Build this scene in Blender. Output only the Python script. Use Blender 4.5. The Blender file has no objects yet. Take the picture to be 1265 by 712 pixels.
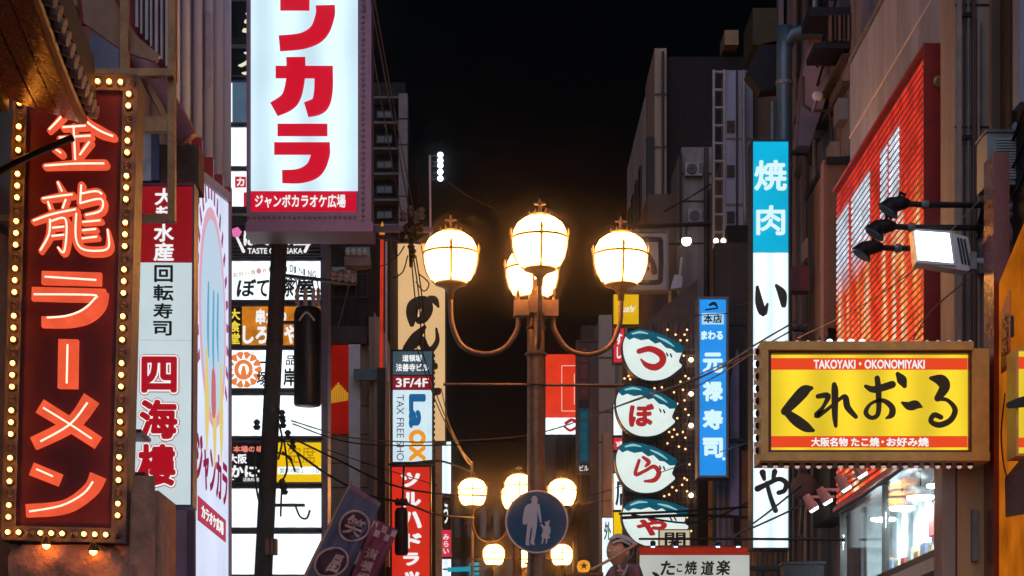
import bpy, math, random
from mathutils import Vector, Matrix
random.seed(7)
R = math.radians
SC = bpy.context.scene
COL = SC.collection

# ---------------------------------------------------------------- camera, sky, light
# level camera at eye height with a shift lens: street axis runs along +Y
FOC, VX, VY, EYE = 2600.0, 600.0, 930.0, 1.6          # in pixels of a 1265 x 712 frame
cam = bpy.data.cameras.new('camera'); cam_o = bpy.data.objects.new('camera', cam); COL.objects.link(cam_o)
cam_o.location = (0, 0, EYE); cam_o.rotation_euler = (R(90), 0, 0)
cam.sensor_width = 36; cam.lens = FOC/1265*36
cam.shift_x = (632.5-VX)/1265; cam.shift_y = (VY-356)/1265
cam.clip_start = .1; cam.clip_end = 2000
SC.camera = cam_o
W = bpy.data.worlds.new('World'); SC.world = W; W.use_nodes = True
nt = W.node_tree; bg = nt.nodes['Background']
sky = nt.nodes.new('ShaderNodeTexSky'); sky.sky_type = 'NISHITA'; sky.sun_disc = False
sky.sun_elevation = R(35); sky.sun_rotation = R(200)
nt.links.new(sky.outputs[0], bg.inputs[0]); bg.inputs[1].default_value = .00035
sun = bpy.data.lights.new('street_fill', 'SUN'); sun.energy = 1.2; sun.angle = R(75); sun.color = (.74, .77, 1)  # wide fill added in place of light from the unseen street
sun_o = bpy.data.objects.new('street_fill', sun); COL.objects.link(sun_o)
sun_o.rotation_euler = (R(62), 0, R(-10))
SC.view_settings.view_transform = 'Standard'; SC.view_settings.look = 'None'
SC.view_settings.exposure = 0; SC.view_settings.gamma = 1
SC.cycles.max_bounces = 6; SC.cycles.diffuse_bounces = 3; SC.cycles.glossy_bounces = 3
SC.cycles.transmission_bounces = 4; SC.cycles.transparent_max_bounces = 8; SC.cycles.volume_bounces = 0
SC.cycles.sample_clamp_indirect = 4

# ---------------------------------------------------------------- helpers
def PX(x, Y): return (x-VX)/FOC*Y
def PZ(y, Y): return EYE+(VY-y)/FOC*Y
def pl(Y):                       # plane across the street at distance Y, d metres towards the viewer
    return lambda a, b, d=0: Vector((PX(a, Y), Y-d, PZ(b, Y)))
def wl(X, s):                    # plane along the street at X; s=+1 faces +X, -1 faces -X; a = Y, b = Z
    return lambda a, b, d=0: Vector((X+s*d, a, b))
def YW(x, X): return X*FOC/(x-VX)        # where a sight line through column x meets the wall X
def lin(c):
    return tuple(((v/255+.055)/1.055)**2.4 if v/255 > .04045 else v/255/12.92 for v in c)+(1,)

MATS = {}
def M(name, col, rough=.6, metal=0, var=.25, scale=6, bump=.15, streak=False, spec=.4):
    if name in MATS: return MATS[name]
    m = bpy.data.materials.new(name); m.use_nodes = True; MATS[name] = m
    n = m.node_tree.nodes; l = m.node_tree.links; p = n['Principled BSDF']
    p.inputs['Roughness'].default_value = rough; p.inputs['Metallic'].default_value = metal
    p.inputs['Specular IOR Level'].default_value = spec
    tc = n.new('ShaderNodeTexCoord'); mp = n.new('ShaderNodeMapping')
    l.new(tc.outputs['Object'], mp.inputs[0])
    mp.inputs['Scale'].default_value = (1, 1, .18) if streak else (1, 1, 1)
    t = n.new('ShaderNodeTexNoise'); t.inputs['Scale'].default_value = scale; t.inputs['Detail'].default_value = 6
    t.inputs['Roughness'].default_value = .65
    l.new(mp.outputs[0], t.inputs[0])
    r = n.new('ShaderNodeValToRGB')
    c = Vector(col[:3])
    r.color_ramp.elements[0].position = .3; r.color_ramp.elements[1].position = .72
    r.color_ramp.elements[0].color = (*(c*(1-var)), 1); r.color_ramp.elements[1].color = (*[min(1, x) for x in c*(1+var*.6)], 1)
    l.new(t.outputs[0], r.inputs[0]); l.new(r.outputs[0], p.inputs['Base Color'])
    if bump:
        b = n.new('ShaderNodeBump'); b.inputs['Strength'].default_value = bump; b.inputs['Distance'].default_value = .02
        t2 = n.new('ShaderNodeTexNoise'); t2.inputs['Scale'].default_value = scale*5; t2.inputs['Detail'].default_value = 4
        l.new(tc.outputs['Object'], t2.inputs[0]); l.new(t2.outputs[0], b.inputs['Height']); l.new(b.outputs[0], p.inputs['Normal'])
        mr = n.new('ShaderNodeMapRange'); mr.inputs[3].default_value = max(.05, rough-.15); mr.inputs[4].default_value = min(1, rough+.2)
        l.new(t2.outputs[0], mr.inputs[0]); l.new(mr.outputs[0], p.inputs['Roughness'])
    return m
def E(name, col, s=1, light=True, var=0, scale=3, tubes=0):
    """backlit panel / neon / bulb: col is sRGB 0-255; tubes = lamps behind the panel (per metre, upright)"""
    if name in MATS: return MATS[name]
    m = bpy.data.materials.new(name); m.use_nodes = True; MATS[name] = m
    n = m.node_tree.nodes; l = m.node_tree.links; n.clear()
    o = n.new('ShaderNodeOutputMaterial'); e = n.new('ShaderNodeEmission'); l.new(e.outputs[0], o.inputs[0])
    e.inputs[0].default_value = lin(col); e.inputs[1].default_value = s
    if var:
        tc = n.new('ShaderNodeTexCoord'); t = n.new('ShaderNodeTexNoise'); t.inputs['Scale'].default_value = scale; t.inputs['Detail'].default_value = 3
        l.new(tc.outputs['Object'], t.inputs[0])
        mr = n.new('ShaderNodeMapRange'); mr.inputs[1].default_value = .3; mr.inputs[2].default_value = .7
        mr.inputs[3].default_value = s*(1-var); mr.inputs[4].default_value = s*(1+var)
        l.new(t.outputs[0], mr.inputs[0]); last = mr.outputs[0]
        if tubes:
            w = n.new('ShaderNodeTexWave'); w.wave_type = 'BANDS'; w.bands_direction = 'X'; w.inputs['Scale'].default_value = tubes
            w.inputs['Distortion'].default_value = .3
            l.new(tc.outputs['Object'], w.inputs[0])
            m2 = n.new('ShaderNodeMapRange'); m2.inputs[3].default_value = .8; m2.inputs[4].default_value = 1.1
            l.new(w.outputs[0], m2.inputs[0])
            mu = n.new('ShaderNodeMath'); mu.operation = 'MULTIPLY'; l.new(last, mu.inputs[0]); l.new(m2.outputs[0], mu.inputs[1]); last = mu.outputs[0]
        l.new(last, e.inputs[1])
    if not light: m.cycles.emission_sampling = 'NONE'
    return m

ORG = {}
def tag(o, label=None, cat=None, group=None, kind=None):
    if label: o['label'] = label
    if cat: o['category'] = cat
    if group: o['group'] = group
    if kind: o['kind'] = kind
    return o
def thing(name, label, cat, loc, group=None):
    o = bpy.data.objects.new(name, None); COL.objects.link(o); o.empty_display_size = .2
    o.location = loc; ORG[o] = Vector(loc)
    return tag(o, label, cat, group)
def org(o): return ORG.get(o, Vector((0, 0, 0)))

class MB:
    def __init__(s): s.v = []; s.f = []
    def add(s, vs, fs):
        k = len(s.v); s.v += [Vector(v) for v in vs]; s.f += [tuple(i+k for i in f) for f in fs]; return s
    def box(s, x0, x1, y0, y1, z0, z1):
        x0, x1 = sorted((x0, x1)); y0, y1 = sorted((y0, y1)); z0, z1 = sorted((z0, z1))
        return s.add([(x0,y0,z0),(x1,y0,z0),(x1,y1,z0),(x0,y1,z0),(x0,y0,z1),(x1,y0,z1),(x1,y1,z1),(x0,y1,z1)],
                     [(0,3,2,1),(4,5,6,7),(0,1,5,4),(1,2,6,5),(2,3,7,6),(3,0,4,7)])
    def pbox(s, x0, y0, x1, y1, Y, d0, d1):      # a box given by its outline in the picture at distance Y, from Y-d1 to Y-d0
        return s.box(PX(x0, Y), PX(x1, Y), Y-d1, Y-d0, PZ(y1, Y), PZ(y0, Y))
    def tube(s, pts, r, n=8, caps=True):
        pts = [Vector(p) for p in pts]; rs = r if isinstance(r, (list, tuple)) else [r]*len(pts)
        k = len(s.v); up = None
        for i, p in enumerate(pts):
            d = (pts[min(i+1, len(pts)-1)]-pts[max(i-1, 0)]).normalized()
            if up is None:
                up = Vector((0, 0, 1)) if abs(d.z) < .9 else Vector((1, 0, 0))
            a = d.cross(up).normalized(); b = a.cross(d).normalized(); up = b
            for j in range(n):
                t = 2*math.pi*j/n; s.v.append(p+(a*math.cos(t)+b*math.sin(t))*rs[i])
        for i in range(len(pts)-1):
            for j in range(n):
                s.f.append((k+i*n+j, k+i*n+(j+1) % n, k+(i+1)*n+(j+1) % n, k+(i+1)*n+j))
        if caps:
            s.f.append(tuple(range(k+n-1, k-1, -1))); e = k+(len(pts)-1)*n; s.f.append(tuple(range(e, e+n)))
        return s
    def beam(s, p, q, w, h):                       # square bar between two points
        p, q = Vector(p), Vector(q); d = (q-p).normalized()
        up = Vector((0, 1, 0)) if abs(d.y) < .9 else Vector((0, 0, 1))
        a = d.cross(up).normalized()*w/2; b = a.cross(d).normalized()*h/2
        vs = [c+e for c in (p, q) for e in (-a-b, a-b, a+b, -a+b)]
        return s.add(vs, [(3,2,1,0),(4,5,6,7),(0,1,5,4),(1,2,6,5),(2,3,7,6),(3,0,4,7)])
    def lathe(s, prof, c, n=20, ax='Z'):
        c = Vector(c); k = len(s.v)
        for r, h in prof:
            for j in range(n):
                t = 2*math.pi*j/n; u, w = r*math.cos(t), r*math.sin(t)
                s.v.append(c+(Vector((u, w, h)) if ax == 'Z' else Vector((u, -h, w)) if ax == 'Y' else Vector((h, u, w))))
        for i in range(len(prof)-1):
            for j in range(n):
                s.f.append((k+i*n+j, k+i*n+(j+1) % n, k+(i+1)*n+(j+1) % n, k+(i+1)*n+j))
        s.f.append(tuple(range(k+n-1, k-1, -1))); e = k+(len(prof)-1)*n; s.f.append(tuple(range(e, e+n)))
        return s
    def poly(s, pts, F, d0, d1):                    # outline in plane F, from depth d0 to d1 (d1 in front)
        n = len(pts); vs = [F(a, b, d1) for a, b in pts]+[F(a, b, d0) for a, b in pts]
        fs = [tuple(range(n)), tuple(range(2*n-1, n-1, -1))]+[(i, i+n, (i+1) % n+n, (i+1) % n) for i in range(n)]
        return s.add(vs, fs)
    def stroke(s, pts, F, d0, d1, cap=True, sub=5, tubes=0):
        """a brush stroke: points (a, b, width), smoothed"""
        P = smooth(pts, sub) if len(pts) > 2 else [Vector(p) for p in pts]
        if cap and len(P) > 1:
            def ext(p, q):
                d = (Vector(p[:2])-Vector(q[:2])).normalized(); w = p[2]; o = []
                for t in (30, 60, 85):
                    e = Vector(p[:2])+d*(w/2*math.sin(R(t))); o.append(Vector((e.x, e.y, w*math.cos(R(t)))))
                return o
            P = ext(P[0], P[1])[::-1]+P+ext(P[-1], P[-2])
        L, Q = [], []
        for i, p in enumerate(P):
            t = Vector(P[min(i+1, len(P)-1)][:2])-Vector(P[max(i-1, 0)][:2])
            if t.length < 1e-9: t = Vector((1, 0))
            t.normalize(); nn = Vector((-t.y, t.x))*p[2]/2
            L.append((p[0]+nn.x, p[1]+nn.y)); Q.append((p[0]-nn.x, p[1]-nn.y))
        n = len(P); vs = []
        for d in (d1, d0):
            vs += [F(a, b, d) for a, b in L]+[F(a, b, d) for a, b in Q]
        fs = []
        for i in range(n-1):
            fs += [(i, i+1, n+i+1, n+i), (2*n+i, 3*n+i, 3*n+i+1, 2*n+i+1), (i, 2*n+i, 2*n+i+1, i+1), (n+i, n+i+1, 3*n+i+1, 3*n+i)]
        fs += [(0, n, 3*n, 2*n), (n-1, 3*n-1, 4*n-1, 2*n-1)]
        return s.add(vs, fs)
    def build(s, name, mat, parent=None, smooth_=False, base=None):
        me = bpy.data.meshes.new(name)
        if parent is None:
            xs = [v.x for v in s.v]; ys = [v.y for v in s.v]; zs = [v.z for v in s.v]
            o0 = Vector(base) if base else Vector(((min(xs)+max(xs))/2, (min(ys)+max(ys))/2, min(zs)))
        else: o0 = org(parent)
        me.from_pydata([v-o0 for v in s.v], [], s.f); me.update()
        if smooth_:
            me.polygons.foreach_set('use_smooth', [True]*len(me.polygons))
        me.materials.append(mat)
        o = bpy.data.objects.new(name, me); COL.objects.link(o)
        ORG[o] = o0
        if parent is None: o.location = o0
        else: o.parent = parent
        return o
def smooth(pts, sub=5):
    P = [Vector(p) for p in pts]; o = []
    for i in range(len(P)-1):
        a, b, c, d = P[max(i-1, 0)], P[i], P[i+1], P[min(i+2, len(P)-1)]
        for k in range(sub):
            t = k/sub
            o.append(.5*((2*b)+(c-a)*t+(2*a-5*b+4*c-d)*t*t+(3*b-a-3*c+d)*t**3))
    o.append(P[-1]); 
    if len(o[0]) == 3:
        for q in o: 
            pass
    return o
def zoom(ox, oy, s, pts):        # points read off an enlarged crop
    return [(ox+p[0]/s, oy+p[1]/s)+((p[2]/s,) if len(p) > 2 else ()) for p in pts]

# lettering, from the built-in typeface
TXT = {}
def glyph(body, off, bev=0, res=4):
    k = (body, off, bev)
    if k not in TXT and off > .005 and not bev:      # heavy weights: overlay shifted copies of the plain weight
        vs, fs = glyph(body, 0); V = []; Fs = []; r = off; nc = 4 if r < .014 else 6 if r < .04 else 10
        for c in range(nc):
            a = 2*math.pi*c/nc+.3; kk = len(V)
            V += [(x+r*math.cos(a), y+r*math.sin(a), z-.003*c) for x, y, z in vs]; Fs += [tuple(i+kk for i in f) for f in fs]
        TXT[k] = (V, Fs)
    if k not in TXT:
        c = bpy.data.curves.new('lettering', 'FONT'); c.body = body; c.size = 1; c.offset = off; c.resolution_u = res
        if bev: c.fill_mode = 'NONE'; c.bevel_depth = bev; c.bevel_resolution = 1
        else: c.extrude = .05
        o = bpy.data.objects.new('lettering', c); COL.objects.link(o)
        bpy.context.view_layer.update()
        me = bpy.data.meshes.new_from_object(o.evaluated_get(bpy.context.evaluated_depsgraph_get()))
        TXT[k] = ([tuple(v.co) for v in me.vertices], [tuple(p.vertices) for p in me.polygons])
        bpy.data.objects.remove(o); bpy.data.meshes.remove(me); bpy.data.curves.remove(c)
    return TXT[k]
def text(root, body, rect, F, mat, off=.012, th=.006, d=.004, rot=False, name='lettering', shear=0, bev=0, ref=None):
    vs, fs = glyph(body, off, bev)
    rv = glyph(*ref)[0] if ref else vs
    x0, x1 = min(v[0] for v in rv), max(v[0] for v in rv); y0, y1 = min(v[1] for v in rv), max(v[1] for v in rv)
    a0, b0, a1, b1 = rect; o = []
    for x, y, z in vs:
        u = (x-x0)/(x1-x0); w = (y-y0)/(y1-y0); dd = d+(z+.05)/.1*th if not bev else d+z*abs(F(a1, b1).z-F(a1, b0).z)/(y1-y0)
        if rot: o.append(F(a0+w*(a1-a0), b0+u*(b1-b0), dd))
        else: o.append(F(a0+(u+shear*(w-.5))*(a1-a0), b1-w*(b1-b0), dd))
    mb = MB(); mb.add(o, fs)
    return mb.build(name, mat, root)
def vtext(root, body, rect, F, mat, gap=.08, name='character', **k):     # upright column, one part for each character
    a0, b0, a1, b1 = rect; n = len(body); h = (b1-b0)/n
    for i, ch in enumerate(body):
        vs, _ = glyph(ch, k.get('off', .012))
        xs = [v[0] for v in vs]; ys = [v[1] for v in vs]
        fx = lambda x: a0+(min(max(x, 0), 1))*(a1-a0)
        t, bt = b0+i*h+h*gap/2, b0+(i+1)*h-h*gap/2
        fy = lambda y: bt-(y+.09)/.96*(bt-t)
        text(root, ch, (fx(min(xs)), fy(max(ys)), fx(max(xs)), fy(min(ys))), F, mat, name=name, **k)

def sign(name, label, cat, rect, Y, depth=.25, rim=3, proud=.03, fm=None, group=None, tilt=0):
    """a light box across the street: cabinet, four-sided frame; panels and lettering are added after"""
    x0, y0, x1, y1 = rect
    t = thing(name, label, cat, (PX((x0+x1)/2, Y), Y, PZ(y1, Y)), group)
    MB().pbox(x0, y0, x1, y1, Y, -depth, -.012).build('cabinet', fm, t)
    m = MB()
    m.pbox(x0-rim, y0-rim, x1+rim, y0, Y, -depth-.01, proud); m.pbox(x0-rim, y1, x1+rim, y1+rim, Y, -depth-.01, proud)
    m.pbox(x0-rim, y0, x0, y1, Y, -depth-.01, proud-.002); m.pbox(x1, y0, x1+rim, y1, Y, -depth-.01, proud-.002)
    m.build('frame', fm, t)
    t.rotation_euler.y = tilt
    return t
def panel(t, rect, Y, mat, name='panel', d=0):
    return MB().pbox(*rect, Y, d-.01, d).build(name, mat, t)
def inst(me, name, parent, loc, sc=1, rot=None):
    o = bpy.data.objects.new(name, me); COL.objects.link(o); o.parent = parent; o.location = Vector(loc)-org(parent)
    o.scale = (sc, sc, sc) if not isinstance(sc, tuple) else sc
    if rot: o.rotation_euler = rot
    ORG[o] = Vector(loc)
    return o
def ball_mesh(name, mat, n=10, squash=1):
    m = MB(); m.lathe([(.02, -1*squash)]+[(math.cos(R(a)), math.sin(R(a))*squash) for a in range(-60, 61, 30)]+[(.02, squash)], (0, 0, 0), n)
    me = bpy.data.meshes.new(name); me.from_pydata(m.v, [], m.f); me.update(); me.materials.append(mat)
    me.polygons.foreach_set('use_smooth', [True]*len(me.polygons)); return me
def copy_tree(o, parent=None):
    c = o.copy(); COL.objects.link(c); c.parent = parent
    for ch in [x for x in bpy.data.objects if x.parent == o]: copy_tree(ch, c)
    return c
def single(mb, name, mat, label, cat, group=None, smooth_=False):
    return tag(mb.build(name, mat, None, smooth_), label, cat, group)

# ---------------------------------------------------------------- shared materials
black = M('black_metal', (.012, .011, .014), .45, .3)
dark = M('dark_steel', (.03, .028, .033), .5, .5)
grey = M('grey_metal', (.22, .21, .22), .45, .4)
white = M('white_paint', (.7, .7, .7), .5, 0, .15)
plum = M('plum_frame', (.16, .10, .15), .4, .3, .15)
ink = M('black_ink', (.012, .012, .012), .5, 0, .1, bump=0)
iron = M('lamp_iron', (.16, .095, .055), .38, .55, .35, 18)
bronze = M('bronze_frame', (.78, .41, .09), .4, .05, .25, 10)
maroon = M('maroon_paint', (.13, .016, .014), .42, 0, .25, 8)
concrete = M('concrete', (.26, .23, .22), .85, 0, .5, 4, .3, True)
lilac = M('lilac_cladding', (.30, .32, .44), .6, 0, .45, 2.2, .15, True)
tan_ = M('tan_cladding', (.46, .33, .26), .6, 0, .4, 3, .12, True)
brown = M('brown_render', (.16, .10, .075), .8, 0, .35, 4, .3, True)
umber = M('umber_render', (.07, .05, .045), .8, 0, .4, 4, .3, True)
mauve = M('mauve_render', (.19, .16, .18), .75, 0, .6, 4, .25, True)
near_black = M('near_black_wall', (.014, .011, .011), .85, 0, .4, 3, .3, True)  # plain near-black tone for the darkest walls
glassd = M('dark_glass', (.02, .022, .028), .12, 0, .2, 2, 0, spec=.6)
Ewhite = E('white_acrylic', (234, 247, 251), 1.55, var=.1, scale=1.5, tubes=1.2)
Ewhite2 = E('cool_white_acrylic', (222, 240, 246), 1.4, var=.08, scale=1.2, tubes=1.6)
Ered = E('red_letter', (214, 14, 40), 1, False)
Eredp = E('red_acrylic', (196, 18, 40), 1, var=.06)
Ewl = E('white_letter', (245, 245, 245), 1, False)
# ---------------------------------------------------------------- ground
asphalt = M('asphalt', (.05, .05, .052), .6, 0, .3, 20, .4)
paving = M('paving_stone', (.17, .16, .15), .7, 0, .3, 8, .3)
g = MB().box(-300, 300, -100, 700, -.5, -.03).build('ground', asphalt); tag(g, kind='structure')
g = MB().box(-2.6, 2.9, -30, 140, -.029, 0).build('road', paving); tag(g, kind='structure')
for s in (-1, 1):
    x = 2.9 if s > 0 else -2.6
    g = MB().box(x, x+s*.8, -30, 140, -.029, .12).build('pavement', M('pale_paving', (.26, .24, .23), .7, 0, .25, 8, .3)); tag(g, kind='structure')
    MB().box(x-s*.01, x+s*.15, -30, 140, -.02, .135).build('kerb', concrete, g)

# ---------------------------------------------------------------- right side, nearest: restaurant with the video wall
b = thing('restaurant_building', 'restaurant building on the right, lilac panels above a red video screen', 'building', (6, 16.5, 0))
m = MB()
m.box(3.92, 9, 12.6, 20.8, 4.06, 8.38); m.box(3.72, 9, 12.6, 20.8, 0, 3.0); m.box(5.62, 9, 15.52, 20.8, 3.0, 4.06)
m.box(3.72, 9, 12.6, 15.5, 3.0, 4.06); m.box(4.3, 9, 12.6, 20.7, 8.38, 15)
m.build('wall', mauve, b)
for y0, y1 in ((15.98, 18.4), (18.4, 20.8)):
    for z0, z1 in ((4.06, 7.2), (7.2, 7.67), (7.67, 8.4)):
        MB().box(3.6, 3.915, y0+.006, y1-.006, z0+.007, z1-.007).build('cladding_panel', lilac, b)
MB().box(3.7, 3.918, 15.98, 20.8, 4.05, 8.36).build('panel_backing', white, b)
for z in (7.2, 7.67): MB().box(3.59, 3.7, 15.985, 20.79, z-.009, z+.009).build('joint_strip', M('joint_sealant', (.7, .64, .68)), b)
MB().box(3.585, 3.95, 15.97, 20.82, 8.405, 8.46).build('parapet_cap', grey, b)
for y in (19.9, 20.35):
    MB().box(4.1, 4.29, y, y+.2, 8.53, 14).build('pilaster', mauve, b)
MB().box(4.2, 4.29, 18.2, 19.5, 9.0, 13).build('window', glassd, b)
# tall pilasters between the screen and the sign
MB().box(3.45, 3.72, 15.5, 15.96, 4.1, 15).build('pilaster', tan_, b)
MB().box(3.465, 3.50, 15.47, 15.5, 4.1, 15).build('pilaster_rib', M('pale_tan', (.42, .30, .24), .6), b)
MB().box(3.575, 3.60, 15.46, 15.5, 4.1, 15).build('pilaster_rib', brown, b)
MB().box(3.61, 3.625, 15.44, 15.5, 4.1, 7.0).build('pilaster_rib', M('pale_tan', (.42, .30, .24)), b)
MB().box(3.60, 3.72, 15.3, 15.5, 8.05, 8.35).build('bracket', black, b)
MB().box(3.57, 3.63, 14.85, 14.93, 5.2, 15).build('drainpipe', brown, b)
MB().box(3.53, 3.66, 13.9, 14.1, 5.9, 15).build('pilaster', lilac, b)
MB().box(3.70, 3.718, 13.2, 15.4, 4.1, 12).build('recess_panel', near_black, b)
# shop band below: bronze column, red post, yellow boards
MB().box(3.21, 3.47, 14.32, 14.6, 0, 4.3).build('column', M('bronze_cladding', (.6, .34, .14), .42, .05, .3, 5, .1, True), b)
MB().box(3.11, 3.2, 14.34, 14.6, 0, 3.6).build('column', tan_, b)
MB().box(3.30, 3.34, 14.27, 14.319, 2.9, 3.25).build('door_pull', grey, b)
MB().box(3.385, 3.49, 14.02, 14.3, 0, 5.6).build('post', M('red_lacquer', (.20, .022, .012), .18, 0, .2, 6, .05), b)
yel = E('yellow_board', (190, 100, 18), .75, var=.4, scale=3)
MB().poly([(13.98, 2.2), (12.8, 2.2), (12.8, 5.15), (13.98, 4.72)], wl(3.41, -1), -.05, 0).build('side_board', yel, b)
F = wl(3.407, -1)
MB().poly([(13.9, 4.1), (13.66, 4.1), (13.66, 4.62), (13.9, 4.5)], F, 0, .004).build('poster', M('red_poster', (.42, .03, .02), .5), b)
vtext(b, '大阪名物', (13.86, 4.48, 13.70, 4.12), wl(3.401, -1), M('yellow_print', (.7, .35, .04)), gap=.1)
MB().stroke([(13.80, 3.95, .02), (13.9, 3.72, .03), (13.84, 3.5, .02), (13.7, 3.36, .01)], F, 0, .004).build('brush_mark', ink, b)
MB().box(3.35, 3.41, 12.8, 13.96, 2.1, 2.19).build('sill', white, b)
MB().poly([(13.78, 3.14), (13.2, 3.1), (13.2, 3.5), (13.8, 3.4)], F, 0, .004).build('menu_board', M('maroon_paint', (.13, .016, .014)), b)
# window band with a lit dining room behind
yb, ye = 15.5, 20.62
fr = M('window_frame', (.05, .04, .035), .35, .5)
glass = bpy.data.materials.new('window_glass'); glass.use_nodes = True; MATS['window_glass'] = glass
n = glass.node_tree.nodes; l = glass.node_tree.links; n.clear()
o_ = n.new('ShaderNodeOutputMaterial'); mx = n.new('ShaderNodeMixShader'); tr = n.new('ShaderNodeBsdfTransparent'); gl = n.new('ShaderNodeBsdfGlossy')
gl.inputs['Roughness'].default_value = .08; fz = n.new('ShaderNodeFresnel'); fz.inputs[0].default_value = 1.18
nz = n.new('ShaderNodeTexNoise'); nz.inputs['Scale'].default_value = 2.5; bp = n.new('ShaderNodeBump'); bp.inputs['Strength'].default_value = .05
l.new(nz.outputs[0], bp.inputs['Height']); l.new(bp.outputs[0], gl.inputs['Normal']); tr.inputs[0].default_value = (.9, .95, .95, 1)
mx.inputs[0].default_value = .14; l.new(tr.outputs[0], mx.inputs[1]); l.new(gl.outputs[0], mx.inputs[2]); l.new(mx.outputs[0], o_.inputs[0])
yy = [15.9, 18.4, 20.58]
for i in range(2):
    w_ = MB().box(3.49, 3.5, yy[i]+.015, yy[i+1]-.015, 3.16, 3.94).build('pane', glass, b)
m = MB(); m.box(3.46, 3.53, yb+.02, ye, 3.94, 4.0); m.box(3.44, 3.53, yb+.02, ye, 3.09, 3.16)
for y in yy: m.box(3.465, 3.528, y-.014, y+.014, 3.16, 3.94)
m.build('window_frame', fr, b)
MB().box(3.47, 3.7, 15.5, 15.87, 3.02, 3.97).build('corner_pier', M('dark_mirror', (.05, .055, .05), .15, .6, .4, 3), b)
MB().box(3.34, 3.7, 15.3, 20.7, 2.96, 3.06).build('window_ledge', white, b)
room = M('pale_plaster', (.62, .66, .66), .6)
m = MB(); m.box(4.02, 4.1, 15.9, 20.78, 3.0, 4.05); m.box(3.75, 4.02, 20.7, 20.78, 3.0, 4.05); m.build('dining_room_wall', room, b)
MB().box(3.55, 4.01, 15.9, 20.69, 4.02, 4.05).build('dining_room_ceiling', room, b)
for i in range(9):
    y = 16+i*.52
    MB().box(3.94, 3.98, y, y+.3, 3.02, 3.95).build('curtain', M('sheer_curtain', (.75, .8, .82), .8, 0, .3, 9), b)
for i, (y, z) in enumerate(((16.3, 3.55), (17.3, 3.4), (18.2, 3.75), (19, 3.45))):
    MB().box(3.9, 3.93, y, y+.35, z-.25, z+.03).build('menu_card', (M('red_poster', (.5, .05, .03)), M('cream_card', (.7, .5, .3)))[i % 2], b)
Elamp = E('cool_lamp', (225, 245, 255), 170)
for y in (16.5, 17.3, 18.1, 18.9, 19.8):
    for x in (3.74,):
        p = MB().lathe([(.04, .08), (.06, .05), (.12, 0)], (x, y, 3.80), 14).build('pendant_shade', white, b)
        MB().lathe([(.11, 0), (.11, -.015), (.02, -.03)], (x, y, 3.80), 14).build('pendant_lamp', Elamp, p)
        MB().tube([(x, y, 3.9), (x, y, 4.02)], .008, 5).build('pendant_cord', black, p)
MB().box(3.8, 3.93, 16, 20.2, 3.0, 3.2).build('counter', M('counter_top', (.5, .3, .18), .4), b)
for y0, y1, c_ in ((16.1, 17.4, (.7, .2, .05)), (17.4, 18.1, (.05, .2, .6)), (18.1, 19.2, (.6, .06, .08)), (19.2, 20.1, (.7, .5, .35))):
    MB().box(3.77, 3.799, y0, y1-.04, 3.2, 3.27).build('display_strip', M('strip_%d' % (y0*10), c_, .4), b)
for k in range(14):
    MB().box(3.78, 3.88, 16.1+k*.29, 16.28+k*.29, 3.275, 3.36+.1*random.random()).build('display_item', M('item_%d' % (k % 5), [(.6, .1, .08), (.7, .6, .4), (.3, .35, .5), (.7, .35, .1), (.6, .62, .6)][k % 5], .5), b)

# video wall: red cabinet with horizontal light bars
v = thing('video_screen', 'slatted red video screen on the restaurant wall showing white and orange bands', 'screen', (3.5, 18.5, 4))
MB().box(3.45, 3.6, 16.4, 20.66, 4.0, 7.1).build('cabinet', M('red_cabinet', (.10, .006, .005), .45, 0, .3, 5), v)
MB().lathe([(.05, 0), (.05, .012), (.03, .02)], (3.53, 16.38, 6.82), 14, 'Y').build('vent_cap', M('brass_cap', (.35, .2, .07), .4, .4), v)
led = bpy.data.materials.new('video_light'); led.use_nodes = True; MATS['video_light'] = led
n = led.node_tree.nodes; l = led.node_tree.links; n.clear()
out = n.new('ShaderNodeOutputMaterial'); em = n.new('ShaderNodeEmission'); l.new(em.outputs[0], out.inputs[0]); em.inputs[1].default_value = 1.05
geo = n.new('ShaderNodeNewGeometry'); sep = n.new('ShaderNodeSeparateXYZ'); l.new(geo.outputs['Position'], sep.inputs[0])
def ramp(stops, interp='CONSTANT'):
    r = n.new('ShaderNodeValToRGB'); r.color_ramp.interpolation = interp
    while len(r.color_ramp.elements) < len(stops): r.color_ramp.elements.new(.5)
    for e, (p, c) in zip(r.color_ramp.elements, stops): e.position = p; e.color = c
    return r
def mrange(src, a, c):
    q = n.new('ShaderNodeMapRange'); q.inputs[1].default_value = a; q.inputs[2].default_value = c; l.new(src, q.inputs[0]); return q.outputs[0]
ty = mrange(sep.outputs['Y'], 16.4, 20.66); tz = mrange(sep.outputs['Z'], 4.0, 7.1)
Bk, Wt = (0, 0, 0, 1), (1, 1, 1, 1)
q_ = lambda y: (y-16.4)/4.26
st = ramp([(0, Bk), (q_(17.5), Wt), (q_(17.95), Bk), (q_(18.02), Wt), (q_(18.35), Bk), (q_(18.85), Wt), (q_(19.8), Bk), (q_(19.95), Wt)]); l.new(ty, st.inputs[0])
zt = ramp([(0, Bk), (.1, Bk), (.64, Bk), (.76, Wt), (.9, Wt), (.92, Bk)], 'LINEAR'); l.new(tz, zt.inputs[0])
mul = n.new('ShaderNodeMath'); mul.operation = 'MULTIPLY'; l.new(st.outputs[0], mul.inputs[0]); l.new(zt.outputs[0], mul.inputs[1])
no = n.new('ShaderNodeTexNoise'); no.inputs['Scale'].default_value = 1.6; no.inputs['Detail'].default_value = 5
mp_ = n.new('ShaderNodeMapping'); mp_.inputs['Scale'].default_value = (1, 2.4, .5); l.new(geo.outputs['Position'], mp_.inputs[0]); l.new(mp_.outputs[0], no.inputs[0])
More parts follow.
